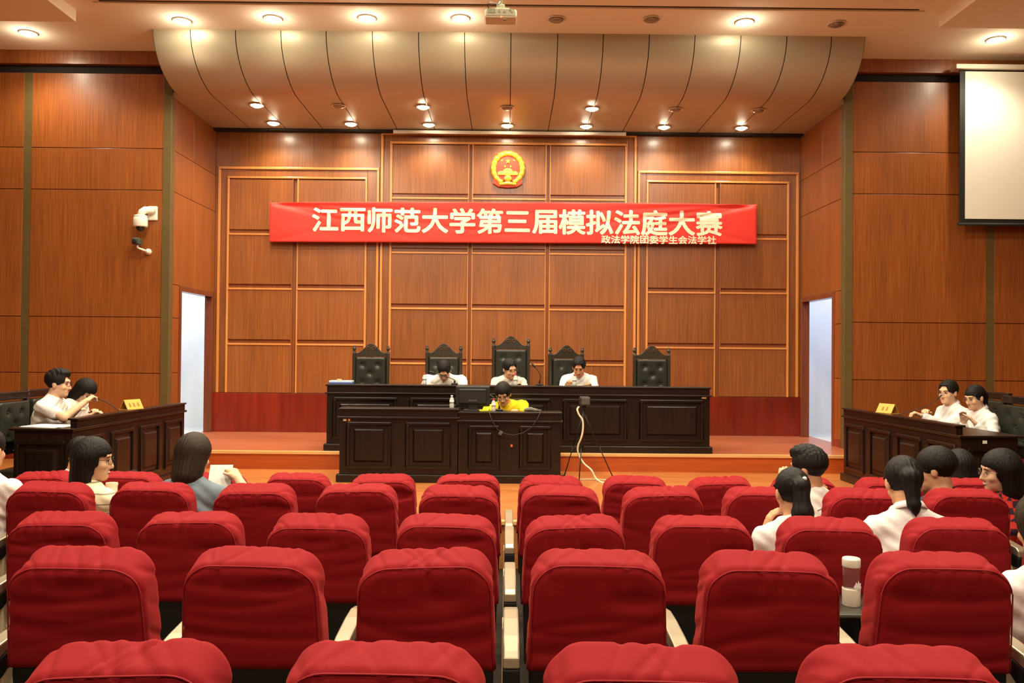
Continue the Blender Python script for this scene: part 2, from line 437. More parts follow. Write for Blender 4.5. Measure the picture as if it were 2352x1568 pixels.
# back wall: veneer field, raised panels between light mouldings, red plinth
wb = struct(box('wall_back', M_GROOVE, -XA-.1, XA+.1, YB, YB+.1, ZP, ZC))
def bp(x0, x1, z0, z1, t=.03, m=None): return box('wall_panel', m or M_WALLB, x0, x1, YB-t, YB, z0, z1, wb, bevel=.004)
def bar(x0, x1, z0, z1, t=.045): box('moulding', M_TRIM, x0, x1, YB-t, YB, z0, z1, wb, bevel=.006)
PZ = 1.245
# plain veneer above and beside the framed fields
bp(-XA, -1.865, 4.515, ZSF, .02); bp(1.87, XA, 4.515, ZSF, .02)
bp(-XA, -4.205, PZ, 4.515, .02); bp(4.22, XA, PZ, 4.515, .02)
def frame(x0, x1, z1, w=.036):
    bar(x0, x0+w, PZ, z1-w); bar(x1-w, x1, PZ, z1-w); bar(x0, x1, z1-w, z1)
frame(-4.205, -1.875, 4.515); frame(1.878, 4.222, 4.515)
frame(-4.072, -2.048, 4.375, .030); frame(2.004, 4.082, 4.375, .030)
frame(-1.855, 1.86, 5.035); frame(-1.722, 1.722, 4.905, .034)
for x0, x1, z1 in ((-4.169, -4.072, 4.479), (-2.048, -1.911, 4.479), (1.914, 2.004, 4.479), (4.082, 4.186, 4.479), (-1.819, -1.722, 4.999), (1.722, 1.824, 4.999)):
    bp(x0, x1, PZ, z1, .022)
bp(-4.072, -2.048, 4.375, 4.479, .022); bp(2.004, 4.082, 4.375, 4.479, .022); bp(-1.722, 1.722, 4.905, 4.999, .022)
def field(cols, rows, tops=True):
    for (x0, x1) in cols:
        for (z0, z1) in rows:
            bp(x0, x1, z0, z1-.010, .032)
            if z1 < 4.3: box('edge_shading', M_TRIM, x0, x1, YB-.046, YB, z1-.012, z1+.014, wb, bevel=.004)  # pale strip: light caught by the panel's top chamfer, put in as colour
side_rows = [(PZ, 1.945), (2.015, 2.745), (2.815, 3.535), (3.605, 4.345)]
field([(-4.042, -3.127), (-3.051, -2.078)], side_rows)
field([(2.034, 3.013), (3.077, 4.052)], side_rows)
field([(-1.688, -.58), (-.523, .54), (.604, 1.688)], [(PZ, 1.685), (1.755, 2.48), (2.55, 3.29), (3.36, 4.08), (4.15, 4.871)])
for x in (-3.089, 3.045):
    for s in (-1, 1): box('edge_shading', M_GROOVE if s*x > 0 else M_TRIM, x+s*.038-.010, x+s*.038+.010, YB-.038, YB, PZ, 4.345, wb, bevel=.003)  # pale inner strip: light on the groove's chamfer, put in as colour
for x in (-.5515, .572):
    for s in (-1, 1): box('edge_shading', M_TRIM, x+s*.030-.006, x+s*.030+.006, YB-.036, YB, PZ, 4.871, wb, bevel=.003)  # pale strips: faint light along both groove edges, put in as colour
for sx, xa, xb in ((-1, -XA, -1.9), (0, -1.9, 1.9), (1, 1.9, XA)):
    box('plinth', M_PLINTH, xa, xb, YB-.05, YB, ZS, PZ-.005, wb, bevel=.004)
struct(MB().tube([(-1.66, YB-.17, 5.01), (1.68, YB-.17, 5.01)], .026, 12).build('trim_6', mat('white rail', (.85, .78, .65), .4)))
struct(box('trim_7', M_DARK, -XA, XA, YB-.14, YB, ZSF-.03, ZSF))

# curved bronze canopy over the bench, made of fifteen bays
can = empty('ceiling_canopy', (0, 9.63, ZC)); can['kind'] = 'structure'
prof = [(.82*(1-math.cos(t)), -.55*math.sin(t)) for t in np.linspace(0, math.pi/2, 15)]
prof = [(a, b) for a, b in prof]+[(1.6, -.55), (2.37, -.55)]
seam = [-4.17, -3.735, -3.21, -2.68, -2.15, -1.61, -1.07, -.53, .012, .56, 1.095, 1.635, 2.17, 2.71, 3.25, 3.775, 4.17]
for a, b in zip(seam[:-1], seam[1:]):
    vs = []; n = len(prof)
    for x in (a+.005, b-.005):
        vs += [(x, y, z) for y, z in prof]
    fs = [(i, i+1, n+i+1, n+i) for i in range(n-1)]
    # a lip at both long edges
    mb = MB(); mb.add(vs, fs, True); me = mb.build('canopy_panel', M_BRONZE, can)
vs = []
for x in (-4.165, 4.165): vs += [(x, y+.006, z+.012) for y, z in prof]
mb = MB(); mb.add(vs, [(i, i+1, len(prof)+i+1, len(prof)+i) for i in range(len(prof)-1)], True)
mb.build('canopy_backing', M_DARK, can)
for sx in (-1, 1):
    MB().box(min(sx*4.16, sx*4.36), max(sx*4.16, sx*4.36), .78, 2.40, -.55, -.50).build('canopy_edge', M_BRONZE, can)
    ol = [(y, z) for y, z in prof if y <= .87]+[(.87, 0)]
    mb = MB(); mb.add([(sx*4.17, y, z) for y, z in ol], [tuple(range(len(ol)))]); mb.build('canopy_cheek', M_BRONZE, can)

# ------------------------------------------------------------------ downlights
M_ON = mat('lit lamp', (1, .95, .8), .5, emit=(1, .90, .66), estr=60)
M_OFF = mat('unlit lamp', (.30, .25, .18), .3, .5)
M_RING = mat('lamp ring', (.75, .68, .55), .35, .3)
ORD = ['first', 'second', 'third', 'fourth', 'fifth', 'sixth', 'seventh', 'eighth', 'ninth', 'tenth']
def downlight(p, z, lit, label, group, power, r=.085, spot=2.4, blend=.6, light=True):
    t = empty('downlight', (p[0], p[1], z), 0, label, 'ceiling light', group)
    MB().lathe([(r, .0), (r*1.22, -.004), (r*1.25, -.012), (r*1.12, -.016), (r, -.010), (r*.97, .0)], n=28).build('trim_ring', M_RING, t)
    MB().lathe([(r*.1, -.040), (r*.5, -.036), (r*.85, -.022), (r*.98, -.006), (r*.98, .0)], n=24).build('lens', M_ON if lit else M_OFF, t)
    if lit and light:
        if spot: lamp('SPOT', 'downlight_beam', (0, 0, -.05), power, WARM, t, spot_size=spot, spot_blend=blend, shadow_soft_size=.07)
        else:
            lamp('SPOT', 'downlight_beam', (0, -.03, -.05), power, WARM, t, spot_size=2.5, spot_blend=.7, shadow_soft_size=.07)
            lamp('POINT', 'downlight_glow', (0, -.03, -.12), power*.03, WARM, t, shadow_soft_size=.06)
    return t
k = 0
for px, py, lit in [(65, 75, 1), (418, 47, 1), (627, 42, 1), (843, 41, 1), (1058, 41, 1), (1278, 43, 0), (1497, 43, 0), (1710, 50, 1), (1922, 54, 0), (2287, 90, 1)]:
    d = cF + cR*((px-1176)/FPX) + cU*((784-py)/FPX); p = Vector((0, 0, CZ))+d*((ZC-CZ)/d.z)
    downlight(p, ZC, lit, f'{"lit" if lit else "unlit"} round recessed downlight in the pale ceiling, {ORD[k]} from left above the canopy edge', 'downlights in the pale ceiling', P_CEIL, spot=None); k += 1
for row, (lst, nm) in enumerate((([(590, 244, 1), (778, 243, 0), (972, 243, 1), (1165, 243, 0), (1360, 246, 1), (1552, 247, 0), (1742, 252, 0)], 'front'),
                 ([(628, 281, 1), (806, 285, 1), (985, 282, 1), (1165, 285, 1), (1346, 286, 1), (1525, 287, 1), (1703, 295, 1)], 'rear'))):
    for k, (px, py, lit) in enumerate(lst):
        p = at(px, py, 10.72 if row == 0 else 11.56)
        downlight(p, ZSF, lit, f'{"lit" if lit else "unlit"} round downlight under the bronze canopy, {nm} row, {ORD[k]} from left', 'downlights under the canopy', P_SOFF, r=.075)
# the hall's own ceiling panels above the seats
for i, (x, y) in enumerate([(x, y) for y in (-1.4, 1.6, 4.4, 7.2) for x in (-2.8, 0, 2.8)]):
    t = empty('ceiling_panel_light', (x, y, ZC), 0, None, 'ceiling light', 'panel lights in the ceiling coffer over the seats')
    t['label'] = 'square lit panel light set in the ceiling coffer above the red seats'
    box('panel_frame', M_RING, -.32, .32, -.32, .32, -.03, 0, t, bevel=.004)
    box('diffuser', mat('panel diffuser', (1, .95, .85), .5, emit=(1, .9, .7), estr=4), -.29, .29, -.29, .29, -.036, -.03, t)
    lamp('AREA', 'panel_beam', (0, 0, -.05), P_HALL if y > 3 else P_HALL*.45, WARM, t, shape='SQUARE', size=.6)
# ------------------------------------------------------------------ desks
def raised_panel(parent, mt, M, w, h, name='door_panel'):
    """moulded frame with a raised field; M places it: local x along the face, z up, -y out of the face"""
    fr = MB(); t = .03
    for x0, x1, z0, z1 in ((-w/2, w/2, h/2-t, h/2), (-w/2, w/2, -h/2, -h/2+t), (-w/2, -w/2+t, -h/2+t, h/2-t), (w/2-t, w/2, -h/2+t, h/2-t)):
        fr.box(x0, x1, -.020, .004, z0, z1, M)
    o = fr.build('panel_moulding', mt, parent, bevel=.008)
    w2, h2, c = w/2-.07, h/2-.07, .020
    vs = [(-w2, 0, -h2), (w2, 0, -h2), (w2, 0, h2), (-w2, 0, h2), (-w2+c, -.02, -h2+c), (w2-c, -.02, -h2+c), (w2-c, -.02, h2-c), (-w2+c, -.02, h2-c)]
    mb = MB(); mb.add([M @ Vector(v) for v in vs], [(4, 5, 6, 7), (0, 1, 5, 4), (1, 2, 6, 5), (2, 3, 7, 6), (3, 0, 4, 7), (3, 2, 1, 0)])
    mb.build(name, mt, parent)

def desk(label, x0, x1, yf, depth, z0, ztop, ledge, n, mt, margin=.08):
    t = empty('bench' if n > 3 else 'clerk_desk', ((x0+x1)/2, yf+depth/2, z0), 0, label, 'desk')
    L = lambda x: x-(x0+x1)/2
    f = -depth/2; h = ztop-z0; lz = ledge-z0
    a, b = L(x0), L(x1)
    MB().box(a, b, f, f+.04, .075, lz-.02).box(a, a+.04, f+.04, -f-.02, .0, lz-.02).box(b-.04, b, f+.04, -f-.02, 0, lz-.02).build('carcass', mt, t, bevel=.003)
    box('plinth', mt, a-.03, b+.03, f-.03, f+.05, 0, .085, t, bevel=.010)
    box('ledge', mt, a-.022, b+.022, f-.022, -f, lz-.022, lz, t, bevel=.006)
    box('riser', mt, a, b, f, f+.20, lz, h-.022, t, bevel=.003)
    box('worktop', mt, a-.015, b+.015, f-.012, f+.24, h-.022, h, t, bevel=.006)
    pw = (b-a)/n
    for i in range(n):
        M = Matrix.Translation((a+pw*(i+.5), f, .075+(lz-.095)/2+.015))
        raised_panel(t, mt, M, pw-2*margin, lz-.20)
    return t
desk('long dark judges bench with raised panels on the stage', -2.12, 2.40, 9.76, .62, ZS, 1.466, 1.374, 5, M_BLACKW)
desk('dark panelled clerk desk, longer and slightly taller unit beside the monitor', -1.765, -.515, 8.76, .52, ZP, 1.258, 1.170, 2, M_BLACKW)
desk('dark panelled clerk desk, lower unit before the person in yellow', -.508, .576, 8.765, .52, ZP, 1.228, 1.140, 2, M_BLACKW, .11)

def side_desk(sx, label, xf0, xf1, ya, yb, label_end=None):
    """counsel table: long face towards the room's middle from (xf0,ya) to (xf1,yb), riser board along it, end panel towards the seats"""
    t = empty('counsel_desk', (sx*(xf0+.25), (ya+yb)/2, ZP), 0, label, 'desk')
    ox, oy = sx*(xf0+.25), (ya+yb)/2
    ang = math.atan2(xf1-xf0, yb-ya)
    LN = math.hypot(xf1-xf0, yb-ya)
    # local frame: x = outwards from the middle of the room, y = towards the stage
    def T(): 
        M = Matrix.Translation((sx*xf0-ox, ya-oy, 0)) @ Matrix.Rotation(-sx*ang, 4, 'Z') @ Matrix.Diagonal((sx, 1, 1, 1))
        return M
    M = T(); D = .53
    MB().box(0, .035, 0, LN, .07, .705, M).box(.035, D-.04, 0, .035, .0, .705, M).box(.035, D-.04, LN-.035, LN, 0, .705, M).build('carcass', M_BROWNW, t, bevel=.003)
    MB().box(-.03, .05, -.03, LN+.03, 0, .085, M).box(.05, D-.04, -.03, .04, 0, .085, M).build('plinth', M_BROWNW, t, bevel=.010)
    box('worktop', M_BROWNW, 0, 0, 0, 0, 0, 0).name if False else MB().box(-.02, D, -.02, LN+.02, .700, .722, M).build('worktop', M_BROWNW, t, bevel=.006)
    MB().box(-.005, .055, .06, LN, .722, .785, M).build('riser', M_BROWNW, t, bevel=.003)
    MB().box(-.018, .075, .05, LN+.012, .785, .803, M).build('riser_cap', M_BROWNW, t, bevel=.005)
    for i in range(4):
        P = M @ Matrix.Translation((0, LN/4*(i+.5), .39)) @ Matrix.Rotation(-math.pi/2, 4, 'Z')
        raised_panel(t, M_BROWNW, P, LN/4-.13, .50)
    P = M @ Matrix.Translation((D/2, 0, .39))
    raised_panel(t, M_BLACKW, P, D-.12, .46, 'end_panel')
    return t
side_desk(-1, 'dark brown counsel desk on the left, before the pair in white tees', 3.585, 3.52, 6.86, 9.06)
side_desk(1, 'dark brown counsel desk on the right with a small white sticker on its end', 3.80, 3.735, 6.90, 9.14)

# ------------------------------------------------------------------ chairs of the court
def tufted(name, w, h, d, parent, mt, loc, rows, seat=False):
    v = Vol((-w/2-.02, -d-.03, -.02), (w/2+.02, .03, h+.02), .009)
    def fn(X, Y, Z):
        qx = np.abs(X)-(w/2-.03); qz = np.abs(Z-h/2)-(h/2-.03); o = np.sqrt(np.maximum(qx, 0)**2+np.maximum(qz, 0)**2)+np.minimum(np.maximum(qx, qz), 0)-.03
        y = np.abs(Y+d/2)-d/2
        a = np.maximum(o+.02, 0); b = np.maximum(y+.02, 0)
        return np.sqrt(a*a+b*b)-.02+np.minimum(np.maximum(o+.02, y+.02), 0)
    v.op(fn, k=0)
    def dent(X, Y, Z):
        r = 0
        for (bx, bz) in rows: r = r+.020*np.exp(-((X-bx)**2+(Z-bz)**2)/(2*.024**2))
        return r*(Y < -d*.3)
    v.op(dent, mode='off')
    me = v.mesh(name)
    o = link(name, me, mt, parent, loc)
    mb = MB()
    for (bx, bz) in rows: MB().ball((bx, -d+.016, bz), .011, 8, (1, .5, 1)).build('button', mt, o)
    return o

def court_chair(name, label, group, loc, rz, W=.46, H=1.28, carved=True, wood_m=None):
    """high backed chair facing local -Y"""
    wm = wood_m or M_CHAIRW
    t = empty(name, loc, rz, label, 'chair', group)
    ph = H-.09 if carved else H
    for s in (-1, 1):
        mb = MB().box(s*W/2-.022, s*W/2+.022, -.022, .022, 0, ph-.05)
        if carved:
            mb.build('post', wm, t, bevel=.006)
            MB().lathe([(.020, ph-.052), (.024, ph-.045), (.014, ph-.035), (.014, ph-.028), (.024, ph-.014), (.024, ph+.010), (.012, ph+.022), (.016, ph+.032), (.010, ph+.044)], (s*W/2, 0, 0), 12).build('finial', wm, t)
        else:
            mb.build('post', wm, t, bevel=.006)
            MB().ball((s*(W/2-.004), -.012, H-.035), .016, 10).build('rivet', M_CHROME, t)
        MB().box(s*(W/2-.02)-.02, s*(W/2-.02)+.02, -.47, -.43, 0, .20).build('leg', wm, t, bevel=.006)
    if carved:
        z0 = H-.20; n = 26; a = W/2-.022
        def arch(x):
            u = abs(x)/a
            return z0+.055+.125*(.5+.5*math.cos(math.pi*min(1, u*1.12)))*(1 if u < .9 else 1)
        xs = [-a+2*a*i/n for i in range(n+1)]
        holes = [(-.045, z0+.095), (.045, z0+.095)]
        MB().prism([(x, arch(x)) for x in xs]+[(a, z0), (-a, z0)], -.018, .018).build('crest_rail', wm, t, bevel=.004)
        for cx in (-.04, .04):
            mb = MB(); pts = [(cx+.024*math.cos(q), -.020, z0+.115+.018*math.sin(q)) for q in np.linspace(0, 2*math.pi, 13)]
            mb.tube(pts, .006, 6); mb.build('carving', mat('carving brown', (.10, .03, .012), .5), t)  # carved rings in a redder brown than the chair wood
        top = z0-.005
    else:
        MB().box(-W/2-.01, W/2+.01, -.026, .026, H-.075, H).build('crest_rail', wm, t, bevel=.010); top = H-.09
    bh = top-.52
    tufted('back_cushion', W-.06, bh, .075, t, M_LEATHER, (0, .015, .52), [(-.10, bh-.10), (.10, bh-.10), (0, bh-.21), (-.10, bh-.33), (.10, bh-.33), (0, bh-.45)])
    box('back_board', wm, -W/2+.02, W/2-.02, .014, .03, .40, top, t, bevel=.003)
    tufted('seat_cushion', W-.03, .44, .08, t, M_LEATHER, (0, -.03, .29), []).rotation_euler = (math.pi/2, 0, 0)
    box('seat_rail', wm, -W/2+.02, W/2-.02, -.47, .0, .16, .21, t, bevel=.004)
    return t
jl = ['empty carved leather chair at the bench end with the papers', 'carved leather chair behind the person bowing over the bench in a white tee',
      'tallest carved leather chair, in the middle of the judges bench', 'carved leather chair turned aside behind the person in a white dress shirt', 'empty carved leather chair at the bench end without papers']
for i, (px, py, Y, rz, H, W) in enumerate([(853, 785, 11.0, 0, 1.29, .45), (1020, 785, 11.05, 0, 1.29, .45), (1174, 768, 11.05, 0, 1.40, .465), (1301, 789, 11.05, 0.30, 1.27, .46), (1497, 790, 11.0, 0, 1.30, .455)]):
    p = at(px, py, Y)
    court_chair('judge_chair', jl[i], 'chairs behind the judges bench', (p.x, Y, ZS), rz, W, p.z-ZS)
sd = mat('very dark wood', (.012, .007, .005), .35, coat=.3)
for lb, px, Y, rz, H in (('black leather chair beside the person in a tee lifting a fist', 22, 7.66, math.pi/2, .98), ('black leather chair behind the bowed person with a bob', 95, 8.30, math.pi/2, .98),
                         ('black leather chair behind the person with a ponytail at the counsel desk', 2284, 8.52, -math.pi/2, 1.02), ('empty black leather chair at the wall end beside the right counsel desk', 2344, 7.96, -math.pi/2, 1.0)):
    p = at(px, 940, Y)
    court_chair('counsel_chair', lb, 'leather chairs at the counsel desks', (p.x, Y, ZP), rz, .52, H, False, sd)
p = at(1170, 940, 9.45)
court_chair('clerk_chair', 'dark chair behind the lower clerk desk under the person in yellow', None, (p.x, 9.56, ZP), 0, .44, .70, False, sd) if False else None

# ------------------------------------------------------------------ banner with its lettering
BY = 11.86
bx0, bx1 = -3.425, 3.577
def btop(x): return 3.986+(x-bx0)/(bx1-bx0)*.036+.012*math.sin(math.pi*(x-bx0)/(bx1-bx0))
def bbot(x): return 3.414+(x-bx0)/(bx1-bx0)*.034
def bfold(x, z):
    """depth of the cloth's folds: tension lines from the two upper corners"""
    d = 0
    for cx, s in ((bx0, 1), (bx1, -1)):
        dx = (x-cx)*s; dz = btop(cx)-z
        r = math.hypot(dx, dz)+1e-6
        for slope, amp, ln in ((.13, .036, 1.3), (.24, .030, .9), (.05, .020, 2.0)):
            e = dz-slope*dx
            d += amp*math.exp(-(e/.030)**2)*min(1, dx/.12)*math.exp(-dx/ln)*(1 if dx > 0 else 0)
        dzb = z-bbot(cx)
        d += .008*math.exp(-((dzb-.25*dx)/.03)**2)*math.exp(-dx/.4)*min(1, max(0, dx)/.1)
    d += .006*math.sin(x*1.7+1)+.004*math.sin(x*4.1+z*5)
    return d
M_BAN = mat('red banner cloth', (.74, .035, .022), .55, spec=.3, sheen=.2)
M_LET = mat('cream lettering', (.90, .74, .54), .65)
NXB, NZB = 260, 26
vs = []; fs = []
for i in range(NXB+1):
    x = bx0+(bx1-bx0)*i/NXB
    for j in range(NZB+1):
        z = bbot(x)+(btop(x)-bbot(x))*j/NZB
        vs.append((x, BY-.01+bfold(x, z), z))
for i in range(NXB):
    for j in range(NZB):
        a = i*(NZB+1)+j; fs.append((a, a+NZB+1, a+NZB+2, a+1))
mb = MB(); mb.add(vs, fs, True)
ban = mb.build('banner', M_BAN)
setp(ban, 'long red cloth banner with cream Chinese lettering across the back wall', 'banner')
for x in (bx0+.01, -1.2, 1.2, bx1-.01):
    MB().tube([(x, BY-.012+bfold(x, btop(x)), btop(x)-.004), (x, YB-.05, btop(x)+.02), (x, YB-.047, btop(x)+.02)], .004, 6).build('tie', M_DARK, ban)
mo = ban.modifiers.new('thick', 'SOLIDIFY'); mo.thickness = .003
def lettering(txt, x0, x1, zc0, zc1, hgt, bold, name):
    """every character sits in its own square cell along the line"""
    n = len(txt); pitch = (x1-x0)/n
    for i, ch in enumerate(txt):
        cu = bpy.data.curves.new('glyph', 'FONT'); cu.body = ch; cu.size = 1.0; cu.resolution_u = 4; cu.fill_mode = 'FRONT'
        o = bpy.data.objects.new('glyph', cu); COL.objects.link(o)
        bpy.context.view_layer.update()
        dg = bpy.context.evaluated_depsgraph_get(); me = bpy.data.meshes.new_from_object(o.evaluated_get(dg))
        bpy.data.objects.remove(o)
        bm = bmesh.new(); bm.from_mesh(me)
        bmesh.ops.subdivide_edges(bm, edges=[e for e in bm.edges if e.calc_length() > .12], cuts=2, use_grid_fill=True)
        bmesh.ops.triangulate(bm, faces=bm.faces)
        us = 1.0
        cx = x0+pitch*(i+.5); cz = zc0+(zc1-zc0)*(i+.5)/n
        xs = [v.co.x for v in bm.verts]; ys = [v.co.y for v in bm.verts]
        if not xs: continue
        mx, my = (min(xs)+max(xs))/2, (min(ys)+max(ys))/2
        sc = GL*1.0
        base = [v.co.copy() for v in bm.verts]; tris = [[v.index for v in f_.verts] for f_ in bm.faces] if bm.verts.index_update() is None else []
        bm.free(); mb = MB()
        # a heavier stroke: the outline is laid down nine times, fanned out by the extra stroke width
        for q in range(9):
            ox, oz = (0, 0) if q == 0 else (bold*math.cos(q*math.pi/4), bold*math.sin(q*math.pi/4))
            vs = []
            for p_ in base:
                x = cx+(p_.x-mx+ox)*pitch*sc; z = cz+(p_.y-my+oz)*hgt*sc
                vs.append((x, BY-.0165-.0001*q+bfold(x, z), z))
            mb.add(vs, tris)
        mb.build(name, M_LET, ban)
GL = 1.0
lettering('江西师范大学第三届模拟法庭大赛', -2.825, 3.085, 3.742, 3.736, .372, .029, 'character')
lettering('政法学院团委学生会法学社', 1.335, 2.992, 3.492, 3.497, .122, .026, 'small_character')

# ------------------------------------------------------------------ wall emblem
M_EG = mat('emblem gold', (.95, .62, .06), .35, .35); M_ER = mat('emblem red', (.75, .05, .02), .4)
em = empty('wall_emblem', (-.012, YB-.045, 4.50), 0, 'round red and gold national emblem above the banner', 'emblem')
def star(cx, cz, r, y, rot=0):
    return [(cx+(r if k % 2 == 0 else r*.42)*math.sin(rot+k*math.pi/5), cz+(r if k % 2 == 0 else r*.42)*math.cos(rot+k*math.pi/5)) for k in range(10)]
MB().lathe([(.18, -.020), (.178, .0), (.10, -.028), (.02, -.030)][::1], n=48, axis='Y').build('disc', M_ER, em) if False else MB().prism([(.182*math.cos(q), .025+.182*math.sin(q)) for q in np.linspace(0, 2*math.pi, 49)[:-1]], -.012, .012).build('disc', M_ER, em)
pts = [(.212*math.sin(q), -.010, .018+.222*math.cos(q)) for q in np.linspace(-2.75, 2.75, 60)]
MB().tube(pts, [.033+.010*abs(math.sin(9*q)) for q in np.linspace(-2.75, 2.75, 60)], 10).build('wheat_wreath', M_EG, em)
MB().prism(star(0, .125, .040, 0), -.024, -.010).build('star', M_EG, em, bevel=.003)
for a in (-1.25, -.45, .45, 1.25):
    MB().prism(star(.095*math.sin(a)*1.0, .118-.075*math.cos(a)*1.0+(.0 if abs(a) < 1 else .045)-.0, .018, 0), -.022, -.010).build('star', M_EG, em)
g = MB().box(-.145, .145, -.026, -.01, -.075, -.035).box(-.125, .125, -.028, -.01, -.035, -.022)
g.prism([(-.060, -.022), (.060, -.022), (.070, -.004), (.050, .004), (.040, .018), (-.040, .018), (-.050, .004), (-.070, -.004)], -.030, -.010)
g.build('gate', M_EG, em, bevel=.003)
MB().lathe([(.052, -.03), (.052, -.012)], (0, 0, -.125), 16, 'Y').build('cogwheel', M_EG, em)
MB().prism([(-.20, -.115), (-.10, -.19), (0, -.165), (.10, -.19), (.20, -.115), (.215, -.20), (.13, -.250), (0, -.262), (-.13, -.250), (-.215, -.20)], -.034, -.006).build('ribbon', M_ER, em, bevel=.005)
MB().tube([(-.12, -.038, -.215), (-.06, -.040, -.208), (0, -.042, -.200), (.06, -.040, -.208), (.12, -.038, -.215)], [.022, .024, .026, .024, .022], 8).build('ribbon_knot', M_EG, em)
box('wall_fixing', M_DARK, -.03, .03, .010, .045, -.03, .03, em)

# ------------------------------------------------------------------ projection screen, projector, surveillance cameras
t = empty('projection_screen', (6.75, 10.2, 5.43), 0, 'pull-down projection screen with black border on the front wall', 'projection screen')
box('housing', mat('screen housing', (.75, .70, .58), .4), -1.22, 1.2, -.05, .10, -.01, .05, t, bevel=.008)
box('border', mat('black screen border', (.012, .014, .012), .6), -1.15, 1.15, .0, .012, -1.92, -.01, t)
box('picture_area', mat('white screen', (.86, .82, .70), .75), -1.085, 1.085, -.006, .0, -1.865, -.03, t)
MB().tube([(-1.17, .005, -1.93), (1.17, .005, -1.93)], .018, 10).build('bottom_bar', mat('black screen border', ()), t)
p = at(1150, 32, 7.0)
t = empty('ceiling_projector', (p.x, 7.0, p.z), 0, 'pale ceiling projector hanging on a pole', 'projector')
M_PJ = mat('projector shell', (.72, .62, .44), .5); M_PG = mat('projector grey', (.30, .28, .18), .6)
box('shell', M_PJ, -.138, .138, -.02, .155, -.038, .038, t, bevel=.022, seg=3)
box('rear_panel', mat('projector sockets', (.45, .40, .26), .6), -.122, .122, -.024, -.018, -.022, .032, t)
for a, b, c, d in ((-.108, -.045, -.002, .038), (-.02, -.002, .002, .026), (.022, .045, .0, .022), (.07, .088, .015, .036), (.088, .10, -.0, .015)):
    box('socket', M_PG, a, b, -.029, -.022, c, d, t)
box('mount_plate', M_PG, -.07, .075, .0, .13, .038, .054, t, bevel=.004)
box('mount_box', M_PG, -.036, .034, .03, .10, .054, .096, t, bevel=.005)
MB().tube([(0, .065, .09), (0, .065, ZC-p.z)], .014, 12).build('pole', M_PG, t)
MB().tube([(-.10, -.026, .036), (-.115, -.05, .06), (-.08, -.03, .085), (-.02, .02, .09), (-.005, .05, .13)], .004, 6).build('cable', M_BLACKP, t)
box('foot', M_PG, .02, .045, 0, .03, -.046, -.036, t); box('red_indicator', mat('red indicator', (.9, .1, .03), .4, emit=(1, .2, .05), estr=1.5), .0, .010, -.026, -.0, -.036, -.028, t)

M_CW = mat('camera white', (.82, .80, .66), .4)
p = at(322, 505, 10.22)
t = empty('dome_camera', (p.x, YW, p.z), 0, 'white dome surveillance camera on an elbow bracket on the wall', 'surveillance camera')
box('wall_plate', M_CW, .02, .145, -.03, .0, .02, .20, t, bevel=.014)
MB().tube([(.085, -.03, .13), (.07, -.09, .135), (.045, -.14, .13), (.012, -.165, .10), (.0, -.17, .055)], [.045, .046, .046, .044, .042], 14).build('elbow', M_CW, t)
MB().lathe([(.060, .062), (.078, .055), (.080, .040), (.074, .036), (.080, .032), (.084, .0), (.084, -.075), (.078, -.085)], (0, -.17, 0), 24).build('housing', M_CW, t)
MB().lathe([(.052, -.085), (.052, -.10), (.045, -.118), (.030, -.132), (.008, -.138)], (0, -.17, 0), 20).build('dome', mat('smoked dome', (.02, .02, .018), .1), t)
p = at(318, 565, 10.22)
t = empty('box_camera', (p.x, YW, p.z), 0, 'small dark box camera on a white swivel arm, below the dome camera', 'surveillance camera')
MB().lathe([(.040, .0), (.040, -.02), (.024, -.045), (.018, -.07)], (.05, 0, -.05), 18, 'Y').build('wall_mount', M_CW, t)
MB().tube([(.05, -.06, -.05), (.02, -.11, -.035), (-.03, -.15, -.015)], [.016, .013, .011], 10).build('swivel_arm', M_CW, t)
MB().tube([(-.025, -.15, -.02), (-.025, -.15, .03)], .012, 8).build('swivel_head', M_CW, t)
box('body', mat('camera grey green', (.06, .065, .04), .5), -.080, .016, -.20, -.09, .02, .105, t, bevel=.016, seg=3)
MB().lathe([(.030, -.22), (.030, -.228), (.02, -.23)], (-.032, 0, .057), 16, 'Y').build('lens', M_BLACKP, t)

# ------------------------------------------------------------------ things on and around the desks
def bottle(label, group, p, H=.215, r=.031, cap=(.75, .03, .02)):
    t = empty('water_bottle', p, 0, label, 'water bottle', group)
    MB().lathe([(r*.9, 0), (r, .006), (r, H*.30), (r*.93, H*.33), (r*.93, H*.36), (r, H*.39), (r, H*.62), (r*.86, H*.74), (r*.42, H*.86), (r*.40, H*.90)], n=20).build('bottle_body', mat('clear plastic', (.80, .82, .78), .15, trans=.45, alpha=1), t)
    MB().lathe([(r*1.015, H*.40), (r*1.015, H*.61)], n=20).build('wrapper', mat('pale label', (.78, .70, .66), .6), t)
    MB().lathe([(r*.50, H*.885), (r*.50, H*.985), (r*.42, H)], n=16).build('cap', mat('cap %s' % (cap,), cap, .4), t)
    return t
def mic(label, base, tip, mid, g=1.0):
    t = empty('gooseneck_microphone', base, 0, label, 'microphone', 'gooseneck microphones')
    b = Vector(base); q = [Vector(x)-b for x in (mid, tip)]
    box('base', M_BLACKP, -.04, .04, -.05, .05, 0, .018, t, bevel=.008)
    pts = [Vector((0, 0, .018)), Vector((0, 0, .05))]
    for k in range(1, 11):
        u = k/10; pts.append(Vector((0, 0, .05))*(1-u)**2+q[0]*2*u*(1-u)+q[1]*u*u)
    MB().tube(pts, [.010, .010]+[.0045*g]*10, 8).build('neck', M_BLACKP, t)
    d = (pts[-1]-pts[-2]).normalized()
    MB().tube([pts[-1]-d*.01, pts[-1]+d*.0, pts[-1]+d*.05, pts[-1]+d*.058], [.007*g, .012*g, .012*g, .006*g], 10).build('capsule', M_BLACKP, t)
BT = 1.467
